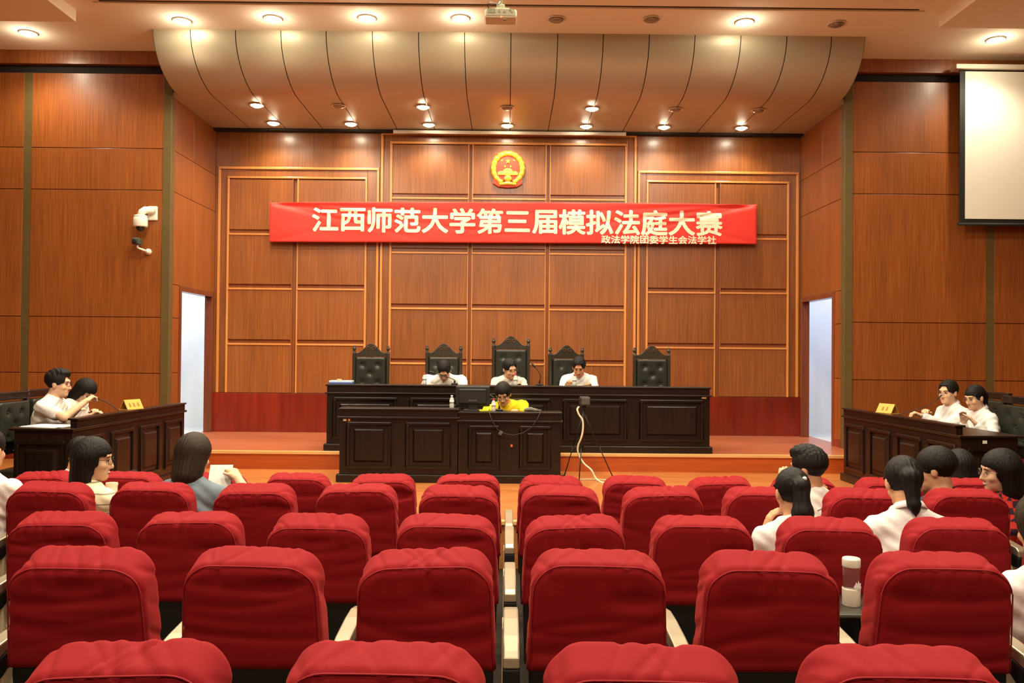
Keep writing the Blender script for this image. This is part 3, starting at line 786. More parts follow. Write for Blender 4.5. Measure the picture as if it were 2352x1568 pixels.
def on(px, Y, z): d = at(px, 800, Y); return Vector((d.x, Y, z))
t = empty('document_stack', on(786, 9.95, BT), .05, 'stack of papers in a blue folder lying on the bench end', 'papers')
box('folder', mat('blue folder', (.10, .16, .42), .5), -.135, .135, -.10, .10, 0, .022, t, bevel=.004)
box('sheets', M_PAPER, -.14, .13, -.09, .10, .022, .036, t, bevel=.002)
box('stapler', mat('beige stapler', (.45, .33, .18), .5), -.055, .0, -.05, .0, .036, .056, t, bevel=.006)
for px, Y, lb in ((976, 9.93, 'red capped water bottle before the bowing person in a white tee'), (1185, 9.93, 'red capped water bottle before the person in the grey polo'), (1320, 9.93, 'red capped water bottle before the person in a white dress shirt')):
    bottle(lb, 'water bottles', on(px, Y, BT), .135, .026)
bottle('clear water bottle with white cap beside the monitor on the taller clerk desk', 'water bottles', on(1039, 8.86, 1.259), .135, .024, (.75, .75, .72))
bottle('red capped water bottle beside the person in yellow on the lower clerk desk', 'water bottles', on(1135, 8.85, 1.229), .135, .024)
b = on(1045, 9.93, BT); mic('gooseneck microphone on the bench before the bowing person in a white tee', b, at(996, 856, 9.95), at(1040, 868, 9.93))
b = on(1240, 9.95, BT); mic('thin gooseneck microphone on the bench beside the tallest chair', b, at(1228, 842, 9.95), at(1247, 862, 9.93))
b = on(1148, 8.92, 1.229); mic('gooseneck microphone on the clerk desk before the person in yellow', b, at(1133, 913, 8.95), at(1147, 922, 8.93))
b = on(247, 7.87, 1.198); mic('gooseneck microphone on the left counsel desk by the gold placard', Vector((-3.73, 8.02, 1.198)), at(212, 913, 8.0), at(242, 916, 8.0))
mic('gooseneck microphone on the right counsel desk by the gold placard', Vector((4.02, 8.52, 1.198)), at(2154, 915, 8.4), at(2130, 938, 8.4), .6)
# monitor and little things on the clerk's desk
t = empty('computer_monitor', on(1087, 8.93, 1.229), 0, 'black computer monitor seen from behind on the lower clerk desk', 'monitor')
M_MON = mat('monitor black', (.014, .014, .013), .45)
box('back_shell', M_MON, -.185, .185, -.03, .02, .045, .265, t, bevel=.014)
box('back_bulge', M_MON, -.15, .15, -.055, -.03, .075, .235, t, bevel=.012)
box('vent_slot', mat('vent black', (.004, .004, .004), .7), -.14, .14, -.0565, -.054, .205, .219, t)
box('screen', mat('monitor screen', (.01, .01, .012), .15), -.17, .17, .02, .023, .06, .25, t)
box('stand_neck', M_MON, -.05, .05, -.035, -.005, .0, .10, t, bevel=.006); box('stand_foot', M_MON, -.10, .10, -.10, .08, 0, .012, t, bevel=.005)
box('port_panel', mat('port grey', (.05, .05, .05), .5), -.045, .045, -.058, -.054, .10, .12, t)
o = box('yellow_notepad', M_YEL, -.06, .06, -.03, .03, 0, .014, bevel=.003, loc=on(1115, 8.86, 1.229)); setp(o, 'yellow notepad lying on the clerk desk under the monitor', 'notepad')
# crumpled grey cloth and the black cable hanging over the front of the clerk's desk
v = Vol((-.12, -.07, -.005), (.14, .07, .07), .006)
for (a, b, r) in (((-.06, 0, .012), (.0, .01, .022), .022), ((0, .0, .02), (.05, -.01, .012), .020), ((.04, .0, .010), (.10, .01, .008), .012), ((-.04, -.02, .02), (-.02, .03, .03), .016)): v.cone(a, b, r, r*.8, .02)
v.op(lambda X, Y, Z: -Z+0*X+0*Y, mode='and', k=.002)
o = link('grey_cloth', v.mesh('grey_cloth'), mat('grey cloth', (.16, .14, .11), .9), None, on(1222, 8.88, 1.229)); setp(o, 'crumpled grey cloth on the lower clerk desk', 'cloth')
pts = [at(1124, 940, 8.86), at(1124, 948, 8.735), at(1130, 966, 8.715), at(1142, 985, 8.715), at(1160, 996, 8.715), at(1180, 999, 8.715), at(1202, 994, 8.715), at(1222, 980, 8.715), at(1234, 962, 8.715), at(1241, 948, 8.735), at(1243, 940, 8.86)]
t = setp(MB().tube(pts, .005, 6).build('cable', M_BLACKP), 'black cable looped over the front of the lower clerk desk', 'cable')
box('plug', mat('plug grey', (.09, .08, .06), .5), -.018, .018, -.008, .004, -.022, .022, t, loc=at(1150, 994, 8.71), rot=(0, .5, 0), bevel=.004)
def sticker(px, py, Y, w, h, col, lb, rz=0):
    p = at(px, py, Y)
    o = box('sticker', mat('sticker %s' % (col,), col, .5), -w/2, w/2, -.002, 0, -h/2, h/2, loc=p, rot=(0, 0, rz)); setp(o, lb, 'sticker')
sticker(792, 964, 8.759, .036, .022, (.55, .45, .30), 'beige sticker at the corner of the taller clerk desk')
sticker(802, 964, 8.759, .022, .022, (.85, .28, .03), 'orange sticker at the corner of the taller clerk desk')
sticker(1175, 1023, 8.743, .020, .026, (.85, .10, .03), 'tiny red sticker on the lower clerk desk front')
sticker(1617, 913, 9.759, .055, .022, (.75, .55, .30), 'pale orange sticker at the end of the judges bench')
sticker(2262, 1015, 6.865, .036, .026, (.85, .78, .62), 'small white sticker on the end of the right counsel desk')
# gold name placards
for sx, x, y, lb, n in ((-1, -3.60, 7.96, 'gold folded placard on the left counsel desk', 3), (1, 3.83, 8.30, 'gold folded placard on the right counsel desk', 2)):
    z = ZP+.805
    t = empty('name_placard', (x, y, z), 0, lb, 'name placard', 'gold placards')
    w, hh, dd = .20, .095, .055
    def Mx(): return Matrix.Rotation(math.radians(90 if sx < 0 else -90)+(-.35 if sx < 0 else .35), 4, 'Z')
    mb = MB(); Mr = Mx()
    for s in (-1, 1):
        ol = [(s*dd, 0), (s*(dd-.006), 0), (-s*.003, hh), (s*.003, hh)]
        n_ = 4; vs = [Mr @ Vector((xx, yy, zz)) for xx in (-w/2, w/2) for yy, zz in ol]
        mb.add(vs, [(0, 1, 2, 3), (7, 6, 5, 4), (0, 4, 5, 1), (1, 5, 6, 2), (2, 6, 7, 3), (3, 7, 4, 0)])
    mb.build('folded_plate', M_GOLD, t)
    MB().box(-w/2, w/2, -dd-.004, dd+.004, -.0, .006, Mr).build('base_edge', M_GOLD, t)
    # engraved strokes, too worn to read
    sl = math.atan2(dd, hh); rr = random.Random(4+n)
    for k in range(n):
        mb = MB(); cx = (k-(n-1)/2)*.052
        P = Mr @ Matrix.Translation((cx, -dd*.52-.0035, hh*.5)) @ Matrix.Rotation(-sl, 4, 'X')
        for q in range(4): zz = -.018+.012*q; ww = rr.uniform(.010, .017); mb.box(-ww, ww, -.001, .001, zz-.0016, zz+.0016, P)
        mb.box(-.0018, .0018, -.001, .001, -.019, .020, P)
        mb.build('engraving', M_GOLDD, t)
# loose papers
def sheet(label, p, rz, n=3, w=.21, h=.297, tilt=(0, 0)):
    t = empty('paper_sheets', p, rz, label, 'papers')
    rr = random.Random(int(abs(p[0])*1000))
    for i in range(n):
        a = rr.uniform(-.12, .12); M = Matrix.Translation((rr.uniform(-.02, .02), rr.uniform(-.02, .02), .0012*i)) @ Matrix.Rotation(a, 4, 'Z')
        MB().box(-w/2, w/2, -h/2, h/2, 0, .001, M).build('sheet', M_PAPER, t)
    return t
sheet('white papers spread at the near end of the left counsel desk', (-3.87, 7.05, 1.199), 1.4, 5, .24, .36)
sheet('white papers on the right counsel desk before the two in white shirts', (4.02, 7.95, 1.199), .2, 4)
sheet('white papers on the bench before the person in a white dress shirt', (on(1305, 10.16, 1.375).x, 10.16, 1.375), .1, 3)
# black bag on the floor before the left counsel desk
p = Vector((-3.30, 7.35, ZP))
v = Vol((-.20, -.13, -.02), (.20, .13, .28), .010)
v.op(lambda X, Y, Z: np.sqrt(np.maximum(np.abs(X)-.15, 0)**2+np.maximum(np.abs(Y)-.07, 0)**2+np.maximum(np.abs(Z-.11)-.08, 0)**2)-.03+.006*np.sin(X*40)*np.sin(Z*30), k=0)
t = empty('black_bag', p, .3, 'soft black bag standing on the floor by the left counsel desk', 'bag')
link('bag_body', v.mesh('bag_body'), mat('black bag cloth', (.010, .010, .011), .75), t)
MB().tube([(-.06, 0, .20)]+[(.06*math.cos(a)*-1, .01, .215+.09*math.sin(a)) for a in np.linspace(.2, math.pi-.2, 9)]+[(.06, 0, .20)], .011, 8).build('bag_handle', mat('black bag cloth', ()), t)

# ------------------------------------------------------------------ video camera on a tripod, with its white cable
p = at(1343, 921, 9.15)
t = empty('video_tripod', (p.x, 9.15, ZP), 0, 'small video camera on a thin black tripod before the stage', 'tripod')
hz = p.z-ZP
MB().tube([(-.015, 0, .30), (-.012, 0, hz-.08)], .010, 10).build('centre_column', M_BLACKP, t)
box('pan_head', M_BLACKP, -.03, .015, -.025, .025, hz-.10, hz-.045, t, bevel=.008)
for fx, fy in ((-.215, .10), (-.075, -.22), (.33, .08)):
    a = Vector((-.012, 0, hz-.13)); b = Vector((fx, fy, .0)); c = a.lerp(b, .52)
    l = MB().tube([a, c], .0085, 8).tube([c-(b-a)*.03, b], .006, 8).build('leg', M_BLACKP, t)
    MB().lathe([(.010, 0), (.011, .012), (.007, .022)], b, 10).build('rubber_foot', M_BLACKP, l)
    MB().tube([Vector((-.012, 0, .38)), a.lerp(b, .45)], .003, 6).build('spreader', M_BLACKP, t)
vc = box('camcorder', mat('camcorder dark', (.035, .032, .024), .45), -.055, .055, -.09, .09, -.045, .05, loc=(p.x, 9.15, p.z), bevel=.014, seg=3)
setp(vc, 'small dark camcorder mounted on the tripod', 'video camera')
box('viewfinder', mat('grey screen', (.08, .075, .06), .4), -.042, .046, -.096, -.088, -.03, .038, vc, bevel=.002)
MB().lathe([(.03, .09), (.032, .13), (.022, .132)], (0, 0, .0), 16, 'Y').build('lens', M_BLACKP, vc)
cp = [at(1330, 934, 9.10), at(1326, 940, 9.08), at(1330, 952, 9.07), at(1338, 965, 9.06), at(1339, 985, 9.06), at(1335, 1005, 9.06), at(1328, 1022, 9.07), at(1327, 1036, 9.07), at(1332, 1050, 9.06), at(1343, 1066, 9.03), at(1358, 1079, 8.98), Vector((at(1374, 1090, 8.9).x, 8.92, ZP+.012)), Vector((1.12, 8.55, ZP+.01)), Vector((1.3, 8.2, ZP+.01))]
def smooth_path(P, n=6):
    P = [Vector(q) for q in P]; out = []
    for i in range(len(P)-1):
        a, b, c, d = P[max(0, i-1)], P[i], P[i+1], P[min(len(P)-1, i+2)]
        for k in range(n):
            u = k/n; out.append(.5*((2*b)+(c-a)*u+(2*a-5*b+4*c-d)*u*u+(3*b-a-3*c+d)*u**3))
    return out+[P[-1]]
setp(MB().tube(smooth_path(cp), .0105, 8).build('white_cable', mat('cream cable', (.72, .62, .42), .5)), 'thick cream cable hanging from the camcorder to the floor', 'cable')
setp(MB().tube(smooth_path([Vector((.70, 9.0, ZP+.008)), Vector((.95, 9.02, ZP+.008)), Vector((1.2, 8.95, ZP+.008)), Vector((1.5, 8.7, ZP+.008))]), .006, 6).build('floor_cable', mat('cream cable', ())), 'thin cream cable lying on the floor under the tripod', 'cable')
# ------------------------------------------------------------------ the red auditorium seats
M_RED = mat('red velvet', (.27, .007, .011), .8, spec=.2, sheen=.22, bump=.12, bscale=420)
M_PIPE = mat('dark red piping', (.30, .006, .010), .8)
nt = M_RED.node_tree; nt.nodes['Principled BSDF'].inputs['Sheen Tint'].default_value = (1, .16, .12, 1); nt.nodes['Principled BSDF'].inputs['Sheen Roughness'].default_value = .45
SH, ST = .97, .145            # top of the seat, thickness of the padded back
LEAN = .13
def half_w(z): return .234-.018*np.clip((z-.52)/.42, 0, 1)
def cover_mesh(seed):
    rs = np.random.RandomState(seed)
    v = Vol((-.27, -.20, .46), (.27, .20, 1.0), .0065)
    cap = [(rs.uniform(-.2, .2), rs.uniform(-.9, .9), rs.uniform(.0018, .0046), rs.uniform(.007, .016)) for _ in range(11)]
    sag = [(rs.uniform(.60, .86), rs.uniform(.15, .9)*rs.choice([-1, 1, 1]), rs.uniform(-.12, .12), rs.uniform(.0012, .0040), rs.uniform(.012, .026)) for _ in range(6)]
    dimple = (rs.uniform(-.13, .13), rs.uniform(.80, .86), rs.uniform(.008, .018))
    side = [(rs.uniform(.5, .9), rs.uniform(.002, .005)) for _ in range(6)]
    tilt = rs.uniform(-.05, .05); drop = rs.uniform(.030, .058)
    def fn(X, Y, Z):
        y = Y+LEAN*(Z-.75)                        # undo the lean of the back
        yy = np.clip((ST/2-y)/ST, 0, 1)
        z = Z+drop*yy*np.clip((Z-.70)/.2, 0, 1)+tilt*X*np.clip((Z-.75)/.2, 0, 1)+.10*X*X     # the top slopes down to the rear and crowns a little
        hw = half_w(z); R = .092
        qx = np.abs(X)-(hw-R); qz = (z-(SH-R))
        o = np.sqrt(np.maximum(qx, 0)**2+np.maximum(qz, 0)**2)+np.minimum(np.maximum(qx, qz), 0)-R
        o = np.maximum(o, .572-Z)
        s = np.abs(y)-ST/2
        r = .034
        a, b = np.maximum(o+r, 0), np.maximum(s+r, 0)
        d = np.sqrt(a*a+b*b)-r+np.minimum(np.maximum(o+r, s+r), 0)
        capw = np.clip((z-.865)/.05, 0, 1)
        for cx, ca, am, wd in cap: d = d+am*capw*np.exp(-((X-cx-ca*(y+.07))/wd)**2)
        rear = np.clip((-y-.03)/.03, 0, 1)*(1-np.clip((z-.90)/.05, 0, 1))
        for zc, cu, cx, am, wd in sag: d = d+am*rear*np.exp(-((Z-zc-cu*(X-cx)**2)/wd)**2)
        d = d+dimple[2]*rear*np.exp(-((X-dimple[0])/.07)**2-((Z-dimple[1])/.028)**2)
        sd = np.clip((np.abs(X)-hw+.05)/.04, 0, 1)*np.clip((y+.05)/.03, 0, 1)
        for zc, am in side: d = d+am*sd*np.exp(-((Z-zc+.5*y)/.014)**2)
        return d
    v.op(fn, k=0)
    return v.mesh('back_cover'), drop, tilt
def piping_mesh(drop, tilt):
    pts = []
    R = .092; y = -ST/2+.012; yy = np.clip((ST/2-y)/ST, 0, 1)
    zl = list(np.linspace(.585, SH-R, 10))
    out = [(-1, z, None) for z in zl]
    e = .0075
    P = [(-float(half_w(z))+e, z) for z in zl]
    hw = float(half_w(SH-.05))-e
    P += [(-(hw-R)-R*math.cos(a), SH-e-R+R*math.sin(a)) for a in np.linspace(.1, math.pi/2, 9)]
    P += [(-(hw-R)+2*(hw-R)*u, SH-e) for u in (.25, .5, .75)]
    P += [((hw-R)+R*math.sin(a), SH-e-R+R*math.cos(a)) for a in np.linspace(0, math.pi/2-.1, 9)]
    P += [(float(half_w(z))-e, z) for z in zl[::-1]]
    for x, z in P:
        zz = z
        for _ in range(4): zz = z-drop*yy*min(1, max(0, (zz-.70)/.2))-tilt*x*min(1, max(0, (zz-.75)/.2))-.10*x*x
        pts.append((x, y-.003-LEAN*(zz-.75), zz))
    mb = MB(); mb.tube(pts, .0024, 6); o = mb.build('piping', M_PIPE); me = o.data; bpy.data.objects.remove(o); return me
VAR = [cover_mesh(s) for s in (3, 8, 14, 21, 33, 47, 58, 71)]
PIPES = [piping_mesh(d, t) for _, d, t in VAR]
def lean_y(z): return -LEAN*(z-.75)
def seat_parts():
    """meshes shared by every seat"""
    R = {}
    def keep(nm, mb, mt, **k):
        o = mb.build(nm, mt, **k); R[nm] = o.data; bpy.data.objects.remove(o)
    mb = MB(); n = 8
    for i in range(1):
        ol = [(-.215, .30), (.215, .30), (.222, .55), (.215, .62), (-.215, .62), (-.222, .55)]
        vs = [(x, lean_y(z)-ST/2+.016, z) for x, z in ol]+[(x, lean_y(z)+.03, z) for x, z in ol]
        mb.add(vs, [(0, 1, 2, 3, 4, 5), (11, 10, 9, 8, 7, 6)]+[(j, 6+j, 6+(j+1) % 6, (j+1) % 6) for j in range(6)])
    keep('back_shell', mb, M_BLACKP, bevel=.008)
    keep('seat_cushion', MB().box(-.185, .185, .112, .185, .25, .60), M_RED, bevel=.026, seg=3)
    keep('seat_pan', MB().box(-.17, .17, .187, .20, .26, .58), M_LEGP, bevel=.004)
    # arm: gently bowed pad with a rolled front end towards the rear of the hall
    pr = [(-.085, .600), (-.082, .634), (-.06, .650), (.05, .662), (.20, .672), (.30, .672), (.375, .658), (.395, .64), (.38, .618), (.30, .640), (.20, .640), (.05, .628), (-.05, .606)]
    keep('arm_pad', MB().prism([(y, z) for y, z in pr], -.027, .027, Matrix.Rotation(math.pi/2, 4, 'Z')), M_ARM, bevel=.006)
    pr = [(-.083, .545), (-.086, .598), (-.05, .604), (.05, .626), (.20, .638), (.30, .638), (.37, .616), (.33, .59), (.2, .60), (.05, .585), (-.03, .54)]
    keep('arm_bracket', MB().prism([(y, z) for y, z in pr], -.028, .028, Matrix.Rotation(math.pi/2, 4, 'Z')), M_BLACKP, bevel=.005)
    keep('leg', MB().box(-.025, .025, -.02, .10, .03, .57).box(-.03, .03, -.14, .22, 0, .03), M_LEGP, bevel=.006)
    keep('side_plate', MB().box(-.034, -.026, .0, .16, .10, .46).box(.026, .034, .0, .16, .10, .46), M_LEGP, bevel=.003)
    return R
SP = seat_parts()
PITCH = .56
def arm(parent, x):
    for nm in ('arm_pad', 'arm_bracket'): link(nm, SP[nm], None, parent, (x, 0, 0))
    l = link('leg', SP['leg'], None, parent, (x, 0, 0)); link('side_plate', SP['side_plate'], None, l)
OCC = {(3, -6), (3, -5), (3, -4), (3, 3), (3, 4), (3, 5), (2, 2), (2, 3), (1, 3), (4, -6), (4, 5)}
def seat(row, k, label, first):
    t = empty('auditorium_seat', ((k+.5)*PITCH+.022, ROWY[row], ROWZ[row]), 0, label, 'auditorium seat', 'red covered auditorium seats')
    i = (row*5+k*3) % len(VAR)
    o = link('back_cover', VAR[i][0], M_RED, t); link('piping', PIPES[i], M_PIPE, o)
    link('back_shell', SP['back_shell'], None, t)
    c = link('seat_cushion', SP['seat_cushion'], None, t); link('seat_pan', SP['seat_pan'], None, c)
    if (row, k) in OCC: c.location = (0, -.15, .375); c.rotation_euler = (-math.pi/2, 0, 0)     # folded down under its sitter
    arm(t, PITCH/2)
    if first: arm(t, -PITCH/2)
    return t
RN = ['row closest to the viewer', 'second row from the viewer', 'middle row', 'second row from the front', 'front row']
SIDE = ['first', 'second', 'third', 'fourth', 'fifth', 'sixth', 'seventh', 'eighth']
TABLET_SEAT = None
for r, (k0, k1) in enumerate([(-3, 2), (-4, 3), (-5, 4), (-6, 5), (-7, 6)]):
    for k in range(k0, k1+1):
        sd_, n = ('left', -k-1) if k < 0 else ('right', k)
        s_ = seat(r, k, f'red covered seat, {RN[r]}, {SIDE[n]} seat {sd_} of the central armrests', k == k0)
        if r == 2 and k == 2: TABLET_SEAT = s_
# the writing tablet that is folded out behind one seat of the middle row, with the bottle on it
zt = .64
tb = MB().box(-.16, .16, -.075-.27, -.068, zt-.016, zt).build('writing_tablet', mat('tablet grey', (.060, .058, .045), .35), TABLET_SEAT, bevel=.006)
for s in (-1, 1): MB().tube([(s*.12, -.07, zt-.02), (s*.12, -.07, zt-.14)], .008, 8).build('tablet_hinge', M_BLACKP, tb)
p = at(1955, 1386, 3.44); zb = ROWZ[2]+zt
t = empty('drinking_bottle', (p.x, 3.44, zb), 0, 'clear drinking bottle with white cap and white sleeve on a fold-out tablet', 'drinking bottle')
M_CRM = mat('cream plastic', (.80, .74, .60), .4)
MB().lathe([(.034, 0), (.036, .004), (.0365, .066), (.0365, .072), (.034, .074)], n=28).build('sleeve', M_CRM, t)
MB().lathe([(.0335, .070), (.0335, .160), (.031, .165)], n=28).build('glass_body', mat('clear glass', (.95, .93, .90), .03, trans=.95, ior=1.15), t)
MB().lathe([(.0355, .160), (.0365, .163), (.0365, .190), (.034, .196)], n=28).build('cap', M_CRM, t)
MB().ball((.012, -.0335, .082), .016, 12, (1, .15, .8)).build('white_print', M_PAPER, t)
MB().prism([(.0, .09), (.024, .09), (.026, .102), (.020, .098), (.016, .112), (.012, .098), (.006, .104)], -.0350, -.0342).build('white_print', M_PAPER, t)
# ------------------------------------------------------------------ people
def rotm(yaw, pitch, roll):
    """columns = right, forward, up of the head; yaw>0 turns to the own right, pitch>0 looks down, roll>0 leans to the right"""
    Rz = Matrix.Rotation(-yaw, 3, 'Z'); Rx = Matrix.Rotation(-pitch, 3, 'X'); Ry = Matrix.Rotation(roll, 3, 'Y')
    return Rz @ Rx @ Ry
def ik(S_, T_, l1, l2, pole):
    S_, T_, pole = Vector(S_), Vector(T_), Vector(pole); d = T_-S_; L = d.length
    if L > (l1+l2)*.999: d = d*((l1+l2)*.999/L); T_ = S_+d; L = d.length
    a = (l1*l1-l2*l2+L*L)/(2*L); h = math.sqrt(max(0, l1*l1-a*a)); u = d/L
    w = (pole-u*pole.dot(u)).normalized()
    return S_+u*a+w*h, T_

def person(label, head, h, floor, hair='short', lean=12, side=0, hy=0, hp=10, hr=0, hands=None, shirt=None, sleeve='short', collar=None, skin=None, hairm=None,
           glasses=None, female=False, sc=1.0, curl=(.6, .6), bulk=1.0, twist=0, NL=.160, smile=False, elbow=None):
    skin = skin or M_SKIN; hairm = hairm or M_HAIR; hairm_ = hairm
    hh = math.radians(h); R90 = math.radians
    # head centre wanted in the world -> place of the hips
    tl = .45*sc; nl = NL*sc
    la, sa = R90(lean), R90(side)
    sp = Vector((math.sin(sa), math.sin(la)*math.cos(sa), math.cos(la)*math.cos(sa))).normalized()
    HR = rotm(R90(hy), R90(hp), R90(hr)+sa*.4)
    nd = (sp*.35+(HR @ Vector((0, .22, 1)))*.65).normalized()
    hc = sp*tl+nd*nl                                   # head centre from the hips
    f = Vector((math.sin(hh), math.cos(hh), 0)); r = Vector((math.cos(hh), -math.sin(hh), 0))
    hw = r*hc.x+f*hc.y
    hx, hy_w = head.x-hw.x, head.y-hw.y; hz = head.z-hc.z-floor
    root = empty('person', (hx, hy_w, floor), -hh, label, 'person')
    def loc(w): w = Vector(w)-Vector((hx, hy_w, floor)); return Vector((w.dot(r), w.dot(f), w.z))
    O = Vector((0, 0, hz)); NB = O+sp*tl; HC = O+hc
    swid = (.165 if female else .188)*sc*bulk
    tw = R90(twist); rt = Vector((math.cos(tw), -math.sin(tw), 0)); rt = (rt-sp*rt.dot(sp)).normalized()
    fw = sp.cross(rt).normalized() if False else Vector((-rt.y*1, rt.x, 0)) if False else sp.cross(rt)*-1
    fw = rt.cross(sp)*-1
    SH_ = {s: NB+rt*(s*swid)-sp*(.066 if lean < 22 else .048)*sc for s in (-1, 1)}
    if hands is None: hands = {}
    WR, EL, HDIR = {}, {}, {}
    for s in (-1, 1):
        tg = hands.get(s)
        tg = loc(tg) if tg is not None else O+Vector((s*.13, .30, .11))
        pole = Vector((s*.40, -.35, -.8)) if elbow is None or s not in elbow else Vector(elbow[s])
        EL[s], WR[s] = ik(SH_[s], tg, .275*sc, .245*sc, pole)
    # ---- body as one skin
    xs = [O, NB, HC]+list(WR.values())+list(EL.values())+[Vector((s*.2, .52, 0)) for s in (-1, 1)]
    lo = [min(p[i] for p in xs)-.24 for i in range(3)]; hi = [max(p[i] for p in xs)+.24 for i in range(3)]
    lo[2] = -.01
    b = Vol(lo, hi, .0075)
    q = bulk
    def torso(v, g, neck=True):
        v.cone(O+Vector((0, .0, -.02)), O+sp*.10, .105*q*sc+g, .098*q*sc+g, .05, rt, 1.55)
        v.cone(O+sp*.10, O+sp*(tl*.62), .096*q*sc+g, .106*q*sc+g, .06, rt, 1.48)
        v.cone(O+sp*(tl*.62), NB-sp*.065, .106*q*sc+g, .078*sc+g, .06, rt, 1.60)
        v.cone(SH_[-1]+rt*.02, SH_[1]-rt*.02, .052*sc+g, .052*sc+g, .06)
        v.cone(NB-sp*.04-rt*.09, NB+sp*.015, .040*sc+g, .05*sc+g, .05); v.cone(NB-sp*.04+rt*.09, NB+sp*.015, .040*sc+g, .05*sc+g, .05)
    torso(b, -.010)
    HE = Matrix.Translation(HC) @ HR.to_4x4() @ Matrix.Scale(sc*1.0, 4)
    H = lambda x, y, z: HE @ Vector((x, y, z))
    b.cone(NB-sp*.03, H(0, -.018, -.07), (.052 if female else .060)*sc, (.048 if female else .055)*sc, .03)
    hn = np.array(HR)
    def hell(v, c, rr, k=.02, mode='add'): v.ell(H(*c), [x*sc for x in rr], k, hn, mode)
    for s in (-1, 1):
        b.cone(SH_[s], EL[s], .046*sc*q, .038*sc, .03); b.cone(EL[s], WR[s], .039*sc, .026*sc, .015)
        kn = O+Vector((s*.13, .41*sc, .02)); an = Vector((kn.x, kn.y+.02, .08)); kn.z = max(kn.z, .3)
        b.cone(O+Vector((s*.09, .02, .0)), kn, .075*sc, .055*sc, .04); b.cone(kn, an, .050*sc, .034*sc, .03)
        # hand: palm, four fingers, thumb
        d = (WR[s]-EL[s]).normalized()
        up = Vector((0, 0, 1)); n_ = up-d*up.dot(d)
        if n_.length < .2: n_ = Vector((0, 1, 0))
        n_.normalize(); lat = d.cross(n_)            # lateral direction, thumb side = inner side
        inn = lat*(-s) if lat.dot(Vector((1, 0, 0)))*s > 0 else lat
        inn = inn if inn.dot(Vector((-s, 0, 0))) >= 0 else -inn
        P0 = WR[s]+d*.015; P1 = WR[s]+d*.080*sc
        b.cone(P0, P1, .017*sc, .016*sc, .012, inn, 2.1)
        cu = curl[0 if s < 0 else 1]
        for i, (off, ln) in enumerate(((.027, .068), (.009, .076), (-.009, .071), (-.026, .056))):
            a = P1+inn*off*sc*1.05-d*.004
            a0 = cu*.55; d1 = d*math.cos(a0)-n_*math.sin(a0); d2 = d*math.cos(a0*2.3)-n_*math.sin(a0*2.3)
            m1 = a+d1*ln*.5*sc; m2 = m1+d2*ln*.55*sc
            b.cone(a, m1, .0095*sc, .0088*sc, .004); b.cone(m1, m2, .0088*sc, .0075*sc, .004)
        ta = WR[s]+d*.03+inn*.02; tb_ = ta+(inn*.75+d*.65-n_*.15).normalized()*.035*sc; tc = tb_+(d*.85+inn*.15-n_*.5*cu).normalized()*.035*sc
        b.cone(ta, tb_, .013*sc, .0105*sc, .008); b.cone(tb_, tc, .0102*sc, .0085*sc, .004)
    # head
    hell(b, (0, -.012, .030), (.074, .094, .088), .01)
    hell(b, (0, .022, -.040), (.060 if not female else .057, .070, .074), .03)
    b.cone(H(0, .070, -.098), H(0, .060, -.085), .020*sc, .026*sc, .03, HR @ Vector((1, 0, 0)), 1.4)
    b.cone(H(-.030, .078, .028), H(.030, .078, .028), .016*sc, .016*sc, .012)          # brow
    hell(b, (-.040, .064, -.030), (.020, .020, .018), .02); hell(b, (.040, .064, -.030), (.020, .020, .018), .02)
    hell(b, (-.031, .100, .004), (.018, .014, .012), .012, 'cut'); hell(b, (.031, .100, .004), (.018, .014, .012), .012, 'cut')
    b.cone(H(0, .090, .010), H(0, .106, -.036), .0075*sc, .0125*sc, .012); b.cone(H(-.012, .094, -.040), H(.012, .094, -.040), .009*sc, .009*sc, .008)
    b.cone(H(-.018, .083, -.064), H(.018, .083, -.064), .009*sc, .009*sc, .008)
    for s in (-1, 1): hell(b, (s*.077, -.006, -.006), (.012, .020, .033), .008)
    link('body', b.mesh('body'), skin, root)
    eye = MB()
    for s in (-1, 1):
        MB().ball((0, 0, 0), .0100*sc, 10, (1.15, .5, .5)).build('eye', M_EYE, root, loc=H(s*.031, .0885, .004), rot=HR.to_euler())
        MB().tube([H(s*.016, .096, .024), H(s*.032, .094, .029), H(s*.049, .082, .024)], [.0018, .0028, .0014], 6).build('eyebrow', hairm_, root)
    if smile:
        MB().tube([H(-.027, .080, -.060), H(-.014, .0905, -.0665), H(0, .0935, -.069), H(.014, .0905, -.0665), H(.027, .080, -.060)], [.002, .0045, .005, .0045, .002], 6).build('smiling_teeth', M_PAPER, root)
        MB().tube([H(-.026, .081, -.063), H(0, .0945, -.076), H(.026, .081, -.063)], [.002, .005, .002], 6).build('lip', M_LIP, root)
    else:
        MB().tube([H(-.022, .0845, -.063), H(-.008, .0920, -.0615), H(.008, .0920, -.0615), H(.022, .0845, -.063)], [.0015, .004, .004, .0015], 6).build('lip', M_LIP, root)
    # ---- hair
    L_ = {'short': .10, 'quiff': .10, 'bowl': .10, 'bob': .20, 'pony': .30, 'tail': .24, 'long': .46}[hair]
    g = Vol((-.16, -.24, -L_-.06), (.16, .17, .19), .006)
    top = {'short': .012, 'quiff': .016, 'bowl': .018, 'bob': .014, 'pony': .008, 'tail': .010, 'long': .013}[hair]
    g.ell((0, -.012, .032+top*.3), (.076+top, .096+top, .090+top), 0)
    if hair == 'quiff': g.ell((.0, .030, .112), (.066, .066, .030), .03)
